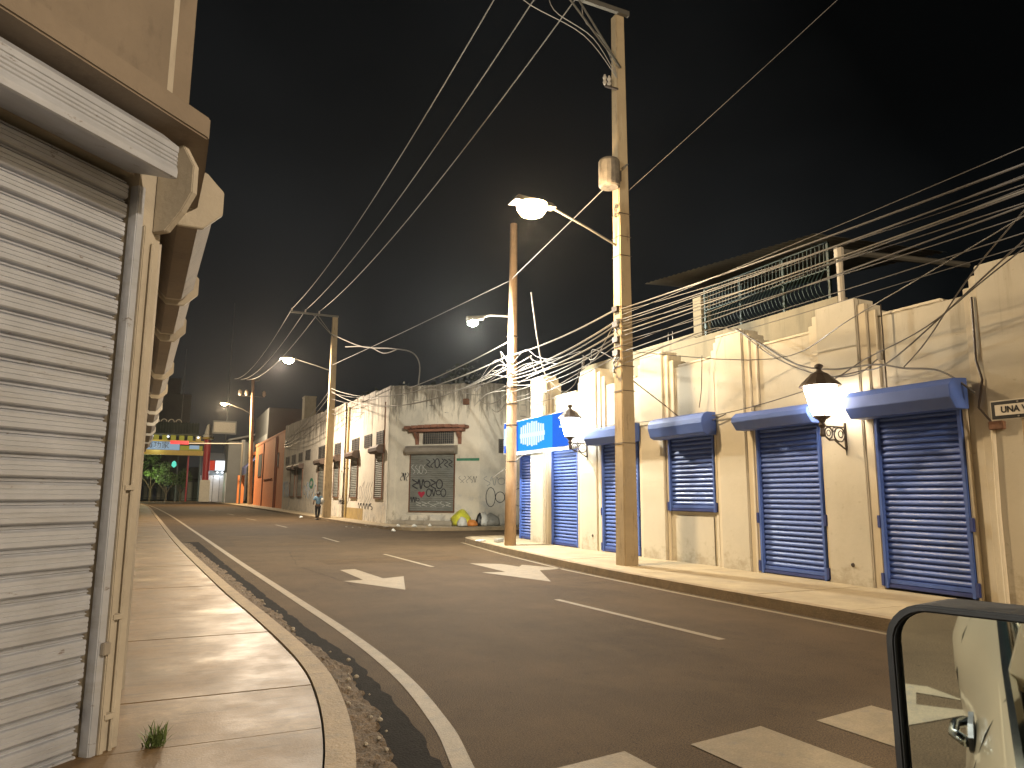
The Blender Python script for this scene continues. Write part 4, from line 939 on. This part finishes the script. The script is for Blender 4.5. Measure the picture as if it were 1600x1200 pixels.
for a, c, sg_, r, nm in nb: cable([a, c], r, 'wire' if nm[0] in 'stl' else 'wirem', nm + ' cable of the bundle running to the right from the tall square pole', GB, sg_, 34)
for i_, (za, zb_, sg2, r2, dx2) in enumerate([(5.68, 6.9, .95, .008, .1), (5.6, 7.1, .35, .007, -.15), (5.38, 6.5, .8, .009, .2), (5.3, 7.3, .5, .006, .3), (5.0, 6.4, .62, .008, -.1), (4.9, 6.9, .15, .007, .4), (4.62, 6.2, .4, .008, .15), (4.5, 6.9, .75, .006, -.2)]):
    cable([(8.82, 13.05, za), (9.0 + dx2, -22, zb_)], r2, 'wire', ['first', 'second', 'third', 'fourth', 'fifth', 'sixth', 'seventh', 'eighth'][i_] + ' of the hair-thin dark wires slung between the thicker cables right of the tall pole', GB, sg2, 34)
lbn = [((8.82, 13.3, 5.78), (9.2, 19.6, 5.88), .10, .020, 'topmost'), ((8.82, 13.3, 5.5), (9.2, 19.6, 5.30), .12, .022, 'second'), ((8.82, 13.3, 5.42), (9.2, 19.6, 5.22), .16, .016, 'third'), ((8.82, 13.3, 5.25), (9.2, 19.6, 5.12), .14, .020, 'fourth'), ((8.82, 13.3, 5.15), (9.2, 19.6, 5.02), .22, .014, 'fifth'), ((8.82, 13.3, 5.05), (9.2, 19.6, 4.72), .12, .016, 'sixth'), ((8.82, 13.3, 4.95), (9.2, 19.6, 4.95), .30, .012, 'slack seventh'), ((8.82, 13.3, 4.7), (9.2, 19.6, 4.40), .12, .012, 'lowest')]
for a, c, sg_, r, nm in lbn: cable([a, c], r, 'wirel' if r > .018 else 'wire', nm + ' cable between the tall square pole and the wooden pole', 'cables between the two near poles', sg_)
GL = 'cables from the wooden pole to the warehouse side'
ll = [((9.2, 19.8, 5.9), (9.2, 47.9, 8.6), .9, .022, 'thick top cable from the wooden pole to the far square pole'), ((9.2, 19.8, 5.5), (9.2, 47.9, 8.4), 1.1, .018, 'second cable from the wooden pole to the far square pole'),
      ((9.2, 19.8, 5.3), (11.6, 36.0, 7.3), .35, .018, 'cable from the wooden pole to the warehouse corner parapet'), ((9.2, 19.8, 6.35), (11.0, 36.6, 7.2), .1, .020, 'steep insulated cable from the wooden pole down to the warehouse corner'),
      ((9.2, 19.8, 5.0), (13.2, 34.4, 7.0), .3, .016, 'pale cable from the wooden pole to the middle of the warehouse corner'), ((9.2, 19.8, 4.8), (13.9, 33.6, 6.5), .35, .016, 'low pale cable from the wooden pole to the warehouse corner edge'),
      ((9.2, 19.8, 4.6), (14.6, 33.5, 6.0), .3, .012, 'lowest thin cable from the wooden pole to the warehouse side wall'), ((9.2, 19.8, 5.6), (10.2, 37.8, 6.4), .4, .014, 'thin slack cable to the top of the warehouse street wall')]
for a, c, sg_, r, lb_ in ll: cable([a, c], r, 'wirel', lb_, GL, sg_)
cable([(9.2, 19.8, 8.3), (8.92, 13.35, 9.0), (8.9, 13.1, 9.1)], .012, 'wirel', 'thin line rising from the wooden pole to the tall pole beneath the transformer')
cable([(9.2, 19.8, 8.3), (8.6, 30, 8.6), (9.2, 48, 10.2)], .014, 'wire', 'thin line from the upper wooden pole to the far square pole')
cable([(9.1, 13.1, 8.6), (9.6, -22, 16)], .005, 'wire', 'lone thin wire climbing to the upper right from the tall pole', None, .5)
cable([(9.1, 48, 12.3), (9.7, 42, 10.4), (10.5, 38, 9.6), (11.2, 36.6, 9.2), (11.5, 36.1, 8.5), (11.5, 36.2, 7.4)], .035, 'wirel', 'bright twisted cable looping from the far square pole down to the warehouse corner')
cable([(9.3, 44.5, 10.8), (9.9, 41, 10.2), (10.3, 39, 9.5), (10.7, 37.5, 9.5)], .03, 'wirel', 'second strand of the bright twisted cable loop above the warehouse')
GW = 'cables strung across the white warehouse front'
for k, (za, zb, sgw, nm) in enumerate(((8.3, 7.2, .25, 'upper'), (7.9, 6.9, .35, 'second'), (7.2, 6.6, .3, 'third'), (6.9, 6.2, .25, 'lowest'))):
    cable([(9.2, 48.1, za + .3), (10.2, 76.5, 7.0 - k * .2)], .022, 'wire', nm + ' dark cable from the far square pole to the far end of the warehouse', GW, .3 + .1 * k)
    cable([(9.25, 47.9, za), (wc(.6 + k * .9, .05, 0).x, wc(.6 + k * .9, .05, 0).y, zb - .35)], .016, 'wire', nm + ' cable sagging from the far square pole to the warehouse corner face', GW, sgw)
    cable([(wc(.6 + k * .9, .05, 0).x, wc(.6 + k * .9, .05, 0).y, zb - .35), (16.5, 33.4, 6.3 - .3 * k)], .014, 'wirel' if k % 2 else 'wire', nm + ' cable along the warehouse corner towards the side street', GW, .12)
tag(B().box(10.2, 75.4, 6.5, 10.29, 76.2, 7.0).build('cable_junction', 'black'), 'dark cable junction box at the far end of the warehouse wall', 'junction box')
GC = 'cables on the cream wall'
X2 = XW - .25
cable([(9.0, 2.0, 6.3), (9.9, 5.3, 4.95), (10.35, 7.6, 3.83), (10.4, 8.3, 3.72), (10.42, 8.9, 3.70)], .013, 'wire', 'cable coming down steeply from the upper right to the nearest lantern', GC)
cable([(9.0, 2.0, 6.0), (9.9, 5.6, 4.7), (10.3, 7.0, 4.2), (10.4, 8.2, 3.90), (10.4, 9.2, 3.58), (10.4, 11.8, 3.33), (10.42, 14.5, 3.42), (10.42, 17.8, 3.5)], .011, 'wire', 'thin cable crossing the cream wall under the lantern roof towards the poles', GC)
cable([(8.85, 13.1, 4.8), (10.36, 10.2, 4.25), (10.0, 7.8, 4.62), (9.0, 2.5, 5.6)], .010, 'wire', 'thin cable rising across the pilasters towards the upper right', GC)
cable([(10.46, 11.3, 5.09), (10.42, 10.6, 4.65), (10.38, 9.7, 4.08), (10.38, 8.9, 3.84), (10.38, 8.0, 3.78), (10.38, 7.5, 3.64), (10.38, 6.9, 3.5), (10.36, 6.4, 3.1)], .016, 'wire', 'black cable drooping from the pilaster top to the wall by the nearest shutter', GC)
cable([(10.47, 11.25, 5.08), (10.40, 10.3, 4.35), (10.36, 9.2, 3.80), (10.36, 8.4, 3.66), (10.38, 7.95, 3.86)], .012, 'wire', 'second black cable drooping from the same pilaster top', GC)
cable([(8.85, 13.1, 4.3), (10.1, 13.4, 3.75), (10.4, 13.0, 3.35), (10.4, 12.2, 3.22), (10.4, 11.6, 3.32)], .013, 'wire', 'dark cable sagging over the hood of the short blue window shutter', GC)
cable([(10.45, 12.35, 4.7), (10.45, 12.4, 4.0), (10.45, 12.5, 3.55)], .010, 'wire', 'short cable hanging down the wall above the blue window shutter', GC)
cable([(8.85, 13.1, 4.5), (10.2, 11.9, 5.15), (10.46, 11.4, 5.1)], .012, 'wire', 'cable from the tall pole to the pilaster top', GC)
cable([(9.0, 3.0, 6.4), (9.8, 5.7, 4.9), (10.3, 7.0, 4.0), (10.4, 7.5, 3.66)], .011, 'wire', 'thin cable dropping from the upper right onto the wall above the nearest shutter', GC)
cable([(8.85, 13.3, 4.6), (10.0, 16.2, 5.5), (10.45, 17.2, 5.25), (10.3, 19.0, 4.85)], .012, 'wire', 'dark cable looping over the pilaster behind the tall pole', GC)
cable([(10.4, 17.6, 5.2), (10.4, 17.9, 4.8), (10.4, 18.8, 4.6), (10.4, 20.0, 4.55), (10.4, 21, 4.7)], .008, 'wire', 'very thin wire sagging along the wall over the blue sign', GC)
cable([(9.3, 18.5, 7.6), (9.9, 19.2, 6.2), (10.2, 19.3, 5.3), (10.6, 19.0, 4.75)], .022, 'wirel', 'pale cable crossing steeply down to the parapet right of the wooden pole', GC)
cable([(8.82, 13.2, 5.6), (9.1, 14.5, 5.0), (10.3, 16.8, 5.35), (10.4, 17.4, 5.5), (9.6, 18.6, 5.2), (9.3, 19.6, 4.95)], .014, 'wirel', 'orange tinted cable tangle at the pilaster behind the tall pole', GC)
# coils of slack cable tied to the near poles
for i, (x, y, z, r) in enumerate([(8.72, 13.1, 5.35, .16), (8.70, 13.15, 4.5, .2), (9.08, 19.6, 5.1, .2), (9.1, 19.55, 4.7, .25), (8.74, 13.1, 8.05, .14), (10.35, 17.3, 5.35, .2)]):
    rd = random.Random(i); P = [(x + rd.uniform(-.04, .04) + .05 * math.cos(a), y + r * .6 * math.cos(a * 1.05), z + r * math.sin(a)) for a in [k * .5 for k in range(34)]]
    tag(B().tube(P, .010, 4).build('cable_coil', 'wire'), ['cable coil high on the tall square pole at the bundle', 'lower cable coil on the tall square pole', 'cable coil on the wooden pole at the bundle', 'lower cable coil on the wooden pole', 'cable coil beneath the transformer', 'cable coil on the pilaster top behind the tall pole'][i], 'cable coil')
rd = random.Random(5)
for i in range(14):
    a = Vector((9.2, 19.65 if i % 2 else 19.8, rd.uniform(4.5, 5.6))); dy = rd.uniform(1.2, 3.5) * (-1 if i % 2 else 1)
    P = [a, a + Vector((rd.uniform(-.1, .4), dy * .3, rd.uniform(0, .5))), a + Vector((rd.uniform(-.1, .5), dy * .6, rd.uniform(-.1, .4))), a + Vector((rd.uniform(0, .5), dy, rd.uniform(-.3, .3)))]
    o = cable(P, rd.choice([.009, .012, .014]), rd.choice(['wire', 'wirel']), ['first','second','third','fourth','fifth','sixth','seventh','eighth','ninth','tenth','eleventh','twelfth','thirteenth','fourteenth'][i] + (' highest' if 0 else '') + ' loose slack wire end, ' + ('street side' if i % 2 else 'warehouse side') + ' of the wooden pole, ' + ('pale' if i % 3 else 'dark') + ' and slightly kinked', 'loose wire ends at the wooden pole')

# ================================================================== RUBBISH
def bag(x, y, r, h, m, seed, label, cat='rubbish bag', z=.125):
    bm = bmesh.new(); bmesh.ops.create_icosphere(bm, subdivisions=3, radius=1)
    for v in bm.verts:
        q = v.co * 1.6 + Vector((seed * 3.1, 0, 0)); d = 1 + .22 * noise.noise(q) + .10 * noise.noise(q * 3.3)
        v.co = Vector((v.co.x * r * d, v.co.y * r * d, max(v.co.z, -.55) * h * d * (1 + .5 * max(0, v.co.z) ** 4)))
    zmin = min(v.co.z for v in bm.verts)
    for v in bm.verts: v.co.z -= zmin
    me = bpy.data.meshes.new('rubbish_bag'); bm.to_mesh(me); bm.free(); me.materials.append(M[m]); me.shade_smooth()
    o = bpy.data.objects.new('rubbish_bag', me); o.location = (x, y, z); COL.objects.link(o); return tag(o, label, cat, 'rubbish at the warehouse corner')
cx, cy = wc(4.5, .5, 0).x, wc(4.5, .5, 0).y
bag(cx - .1, cy - .1, .52, .38, 'plastic_y', 1, 'big bright yellow rubbish bag against the warehouse wall')
bag(cx - .28, cy - .75, .26, .22, 'plastic_w', 2, 'small white rubbish bag in front of the yellow one')
bag(cx + .28, cy - .62, .30, .16, 'plastic_o', 3, 'flat orange bag in front of the yellow one')
bag(cx + .95, cy - .45, .34, .32, 'plastic_w', 4, 'crumpled white and green bag right of the yellow bag')
bag(cx + 1.35, cy - .55, .42, .30, 'plastic_g', 5, 'grey rubbish sack at the right end of the pile')
bag(cx + .72, cy - .5, .2, .3, 'black', 6, 'little black bag between the yellow and the white bags')
for i, (x, y) in enumerate([(9.8, 33.4), (10.4, 32.8), (11.3, 33.2), (8.3, 52), (9.0, 31.4)]):
    bag(x, y, .09 + .04 * (i % 2), .06, 'plastic_w', 10 + i, ['white scrap of litter on the dirt before the warehouse door', 'bigger white scrap nearest the kerb corner', 'white scrap right of the other litter', 'white scrap on the road left of the walking person', 'white scrap on the road by the far kerb corner'][i], 'litter', .13 if i < 3 else .01)
tag(B().obox((9.35, 20.9, .15), (.28, .12, .02), (-.06, .16, 0), (0, 0, .10)).build('carton', 'plastic_g', bevel=.01), 'small grey flattened carton on the pavement left of the wooden pole', 'box')
tag(B().obox((9.05, 21.6, .155), (.3, .2, 0), (-.1, .2, 0), (0.02, 0, .03)).build('plastic_sheet', 'plastic_w', bevel=.008), 'pale crumpled plastic sheet on the pavement beside the carton', 'litter')

# ================================================================== PERSON
def skin_fig(name, V_, E_, m, parent, sub=2, root=0):
    me = bpy.data.meshes.new(name); off = world_off(parent); me.from_pydata([Vector(p[:3]) - off for p in V_], E_, []); me.materials.append(M[m])
    o = bpy.data.objects.new(name, me); COL.objects.link(o); o.parent = parent
    md = o.modifiers.new('skin', 'SKIN'); sv = me.skin_vertices[0].data
    for i, p in enumerate(V_): sv[i].radius = (p[3], p[4] if len(p) > 4 else p[3])
    sv[root].use_root = True
    ss = o.modifiers.new('sub', 'SUBSURF'); ss.levels = sub; ss.render_levels = sub
    bpy.context.view_layer.update(); dg = bpy.context.evaluated_depsgraph_get(); m2 = bpy.data.meshes.new_from_object(o.evaluated_get(dg)); o.modifiers.clear(); o.data = m2; m2.shade_smooth()
    return o
px, py = 8.62, 47.6
pe = thing('person', (px, py, 0), 'person walking away by the kerb in a light blue shirt, dark trousers and dark cap', 'person')
def q(x, y, z, r, r2=None): return (px + x, py + y, z, r, r2 if r2 else r)
body = [q(0, 0, .95, .13, .10), q(0, 0, 1.15, .12, .09), q(0, .02, 1.38, .15, .10), q(0, .02, 1.50, .06), q(0, .03, 1.60, .085, .095), q(0, .03, 1.70, .08, .09),
        q(-.19, .02, 1.42, .055), q(-.27, -.02, 1.16, .042), q(-.25, .12, .96, .033), q(.19, .02, 1.42, .055), q(.29, -.04, 1.18, .042), q(.22, .12, 1.02, .033),
        q(-.09, 0, .88, .09), q(-.10, .02, .50, .062), q(-.08, -.08, .09, .04), q(-.09, .06, .04, .035), q(.09, 0, .88, .09), q(.10, .06, .50, .062), q(.05, .10, .09, .04), q(.06, .22, .04, .035)]
ed = [(0, 1), (1, 2), (2, 3), (3, 4), (4, 5), (2, 6), (6, 7), (7, 8), (2, 9), (9, 10), (10, 11), (0, 12), (12, 13), (13, 14), (14, 15), (0, 16), (16, 17), (17, 18), (18, 19)]
skin_fig('body', body, ed, 'skin', pe)
skin_fig('shirt', [q(0, 0, .92, .17, .13), q(0, 0, 1.15, .165, .12), q(0, .02, 1.38, .19, .13), q(-.20, .02, 1.43, .08), q(-.26, 0, 1.22, .07), q(.20, .02, 1.43, .08), q(.275, -.02, 1.22, .07), q(0, .02, 1.48, .08)], [(0, 1), (1, 2), (2, 3), (3, 4), (2, 5), (5, 6), (2, 7)], 'shirt', pe)
skin_fig('trousers', [q(0, 0, .95, .165, .125), q(-.09, 0, .84, .105), q(-.10, .02, .50, .08), q(-.08, -.07, .12, .062), q(.09, 0, .84, .105), q(.10, .06, .50, .08), q(.05, .09, .12, .062)], [(0, 1), (1, 2), (2, 3), (0, 4), (4, 5), (5, 6)], 'trousers', pe)
B().lathe((px, py + .03, 1.60), [(.112, 0), (.125, .06), (.11, .12), (.07, .165), (.02, .175)], 12).build('hair', 'black', pe, smooth=True)
B().lathe((px, py + .05, 1.64), [(.17, 0), (.17, .015), (.12, .03)], 12).build('cap_brim', 'black', pe, smooth=True)
B().tube([(px - .09, py - .13, .035), (px - .09, py + .11, .03)], [.05, .045], 8).build('shoe', 'black', pe, smooth=True); B().tube([(px + .06, py + .04, .035), (px + .06, py + .28, .03)], [.05, .045], 8).build('shoe', 'black', pe, smooth=True)
bg_ = tag(B().tube([(px + .22, py - .12, 1.38), (px + .26, py - .14, 1.15), (px + .20, py - .12, .98)], [.08, .13, .10], 8).build('shoulder_bag', 'plastic_g', smooth=True), 'dark bag hanging at the right side of the walking person', 'bag')

# ================================================================== CAR (camera looks out of its open window) AND DOOR MIRROR
car = thing('parked_car', (-.6, -.5, 0), 'cream car whose flank and door handle show in the door mirror', 'car')
# left flank: sections along X, each a column of (y, z)
secs = []
def yflank(x, z):
    base = {.30: .42, .45: .47, .62: .495, .80: .485, .95: .445, 1.06: .395, 1.12: .35}
    zs = sorted(base); 
    for a, c in zip(zs[:-1], zs[1:]):
        if a <= z <= c: v = base[a] + (base[c] - base[a]) * (z - a) / (c - a); break
    else: v = base[zs[-1]] if z > 1.1 else base[zs[0]]
    bulge = .075 * math.exp(-((x + 2.75) / .75) ** 2) * math.exp(-((z - .78) / .30) ** 2) + .05 * math.exp(-((x - 1.35) / .6) ** 2) * math.exp(-((z - .75) / .3) ** 2)
    taper = -.10 * max(0, (-3.0 - x)) ** 1.5 - .10 * max(0, x - 1.6) ** 1.5
    return v + bulge + taper
xsn = [-3.75 + i * .07 for i in range(84)]
zsn = [.30, .38, .45, .53, .62, .71, .80, .88, .95, 1.01, 1.06, 1.09, 1.12]
def wheel_hole(x, z): return ((x + 2.7) ** 2 + (z - .36) ** 2) < .40 ** 2 or ((x - 1.3) ** 2 + (z - .36) ** 2) < .40 ** 2
for side in (0, 1):
    b = B()
    yy_ = (lambda x, z: yflank(x, z)) if side == 0 else (lambda x, z: -1.30 - yflank(x, z) + .35 - .35)
    for x in xsn: b.v += [(x, yy_(x, z), z) for z in zsn]
    nzs = len(zsn)
    for i in range(len(xsn) - 1):
        for j in range(nzs - 1):
            if wheel_hole(xsn[i] + .035, (zsn[j] + zsn[j + 1]) / 2): continue
            a = i * nzs + j; b.f.append((a, a + 1, a + nzs + 1, a + nzs))
    o = b.build('body_side', 'carpaint', car, smooth=True)
B().box(-3.75, -1.60, .35, -3.68, .32, 1.12).build('tailgate', 'carpaint', car, bevel=.02)
B().box(1.4, -1.62, 1.05, 2.05, .34, 1.10).build('bonnet', 'carpaint', car, bevel=.02)
B().box(2.0, -1.60, .35, 2.08, .32, 1.09).build('front_panel', 'carpaint', car, bevel=.02)
B().box(-3.6, -1.5, .28, 2.0, .25, .34).build('floor_pan', 'black', car)
b = B(); b.prism([(-3.4, -1.36), (.60, -1.36), (.60, .07), (-3.4, .07)], 1.84, 1.88); b.build('roof', 'carpaint', car, bevel=.015)
for P, n_ in [([(-3.70, .33, 1.11), (-3.3, .11, 1.85)], .06), ([(-2.15, .335, 1.11), (-2.05, .11, 1.85)], .05), ([(-.72, .335, 1.11), (-.66, .11, 1.85)], .045), ([(1.45, .30, 1.11), (.62, .08, 1.85)], .035),
              ([(-3.70, -1.58, 1.11), (-3.3, -1.38, 1.85)], .06), ([(-.75, -1.60, 1.11), (-.66, -1.38, 1.85)], .045), ([(1.45, -1.58, 1.11), (.62, -1.38, 1.85)], .035)]:
    B().tube(P, n_, 6).build('window_pillar', 'carpaint', car)
def pane(P, name='side_window'): B().add([P[0], P[1], P[2], P[3]], [(0, 1, 2, 3)]).build(name, 'carglass', car)
pane([(-2.10, .345, 1.125), (-.78, .345, 1.125), (-.70, .125, 1.82), (-2.03, .125, 1.82)]); pane([(-3.60, .335, 1.125), (-2.2, .345, 1.125), (-2.12, .125, 1.82), (-3.28, .125, 1.82)]); pane([(-3.7, -1.5, 1.13), (-3.7, .28, 1.13), (-3.3, .1, 1.83), (-3.3, -1.35, 1.83)], 'rear_window')
B().tube([(-3.6, .362, 1.125), (-2.2, .367, 1.13), (-.8, .367, 1.13), (.7, .355, 1.12)], .014, 6).build('belt_trim', 'chrome', car)
for x in (-.92,):
    hdl = B().extr([(0, 0), (.02, -.03), (.14, -.035), (.2, -.01), (.2, .02), (.14, .035), (.02, .03)], (x - .1, yflank(x, .93) + .002, .93), (1, 0, 0), (0, 0, 1), (0, .012, 0)).build('door_handle', 'black', car)
    B().tube([(x - .08, yflank(x, .93) + .018, .935), (x - .03, yflank(x, .93) + .045, .94), (x + .05, yflank(x, .93) + .045, .94), (x + .09, yflank(x, .93) + .018, .935)], .013, 8).build('grip', 'chrome', hdl, smooth=True)
for x in (-.70, -2.25, .85):
    B().tube([(x, yflank(x, z) + .001, z) for z in (1.1, 1.0, .9, .75, .6, .45, .35)], .004, 4).build('door_seam', 'black', car)
for x in (-2.7, 1.3):
    for y in (.22, -1.47):
        w_ = B().tube([(x, y - .1, .35), (x, y + .1, .35)], .35, 22).build('wheel', 'tyre', car, bevel=.03)
        B().tube([(x, y - .105, .35), (x, y + .105, .35)], .21, 14).build('rim', 'chrome', w_, bevel=.01)
B().box(-3.78, .10, .78, -3.66, .30, 1.08).build('tail_light', 'red', car, bevel=.02)
# the mirror
az = R(254.1); mn = Vector((math.sin(az) * math.cos(R(1.5)), math.cos(az) * math.cos(R(1.5)), -math.sin(R(1.5)))).normalized()
mr = Vector((-mn.y, mn.x, 0)) * -1
mr = Vector((mn.y, -mn.x, 0)).normalized()
if mr.dot(_rt) < 0: mr = -mr
mu = mr.cross(-mn).normalized(); mu = mu if mu.z > 0 else -mu
mc = Vector((.615, .385, 1.418))
def mp_(u, v, w): return mc + mr * u + mu * v + mn * w
def rrect(u0, u1, v0, v1, r, n=7):
    out = []
    for cx_, cy_, a0 in ((u1 - r, v1 - r, 0), (u0 + r, v1 - r, 90), (u0 + r, v0 + r, 180), (u1 - r, v0 + r, 270)):
        for i in range(n + 1):
            a = R(a0 + 90 * i / n); out.append((cx_ + r * math.cos(a), cy_ + r * math.sin(a)))
    return out
mi = thing('door_mirror', (mc.x, mc.y, 1.3), 'black framed car door mirror at the lower right corner reflecting a cream car', 'car mirror')
B().extr(rrect(-.0705, .135, -.11, .0855, .029), mc + mn * .0, mr, mu, mn * .003).build('mirror_glass', 'mirror', mi)
outer = rrect(-.0785, .142, -.117, .0925, .035); inner = rrect(-.0715, .136, -.111, .0860, .029)
b = B(); n_ = len(outer)
b.v += [tuple(mp_(u, v, .012)) for u, v in outer] + [tuple(mp_(u, v, .012)) for u, v in inner] + [tuple(mp_(u, v, -.004)) for u, v in inner] + [tuple(mp_(u * .97 + .001, v * .97, -.06)) for u, v in outer] + [tuple(mp_(u * .6 + .01, v * .6, -.11)) for u, v in outer]
for i in range(n_):
    j = (i + 1) % n_
    b.f += [(i, j, n_ + j, n_ + i), (n_ + i, n_ + j, 2 * n_ + j, 2 * n_ + i), (i, 3 * n_ + i, 3 * n_ + j, j), (3 * n_ + i, 4 * n_ + i, 4 * n_ + j, 3 * n_ + j)]
b.f.append(tuple(4 * n_ + i for i in range(n_)))
b.build('mirror_housing', 'black', mi, smooth=False, bevel=.0015)
B().tube([mp_(.12, -.09, -.05), mp_(.17, -.16, -.03), (.72, .345, 1.14)], [.035, .03, .035], 8).build('mirror_arm', 'black', mi)

# ================================================================== HAZE VOLUME, ADDED TO GIVE THE LAMPS A GLOW
hz = bpy.data.materials.new('lamp_glow_haze'); hz.use_nodes = True; hn = hz.node_tree; hn.nodes.clear()
hv = hn.nodes.new('ShaderNodeVolumePrincipled'); hv.inputs['Color'].default_value = (.9, .9, .9, 1); hv.inputs['Density'].default_value = .00013; hv.inputs['Anisotropy'].default_value = .82
ho = hn.nodes.new('ShaderNodeOutputMaterial'); hn.links.new(hv.outputs[0], ho.inputs['Volume'])
hb = B().box(-60, -60, -1, 90, 300, 46).build('lamp_glow_haze', hz); hb['kind'] = 'stuff'
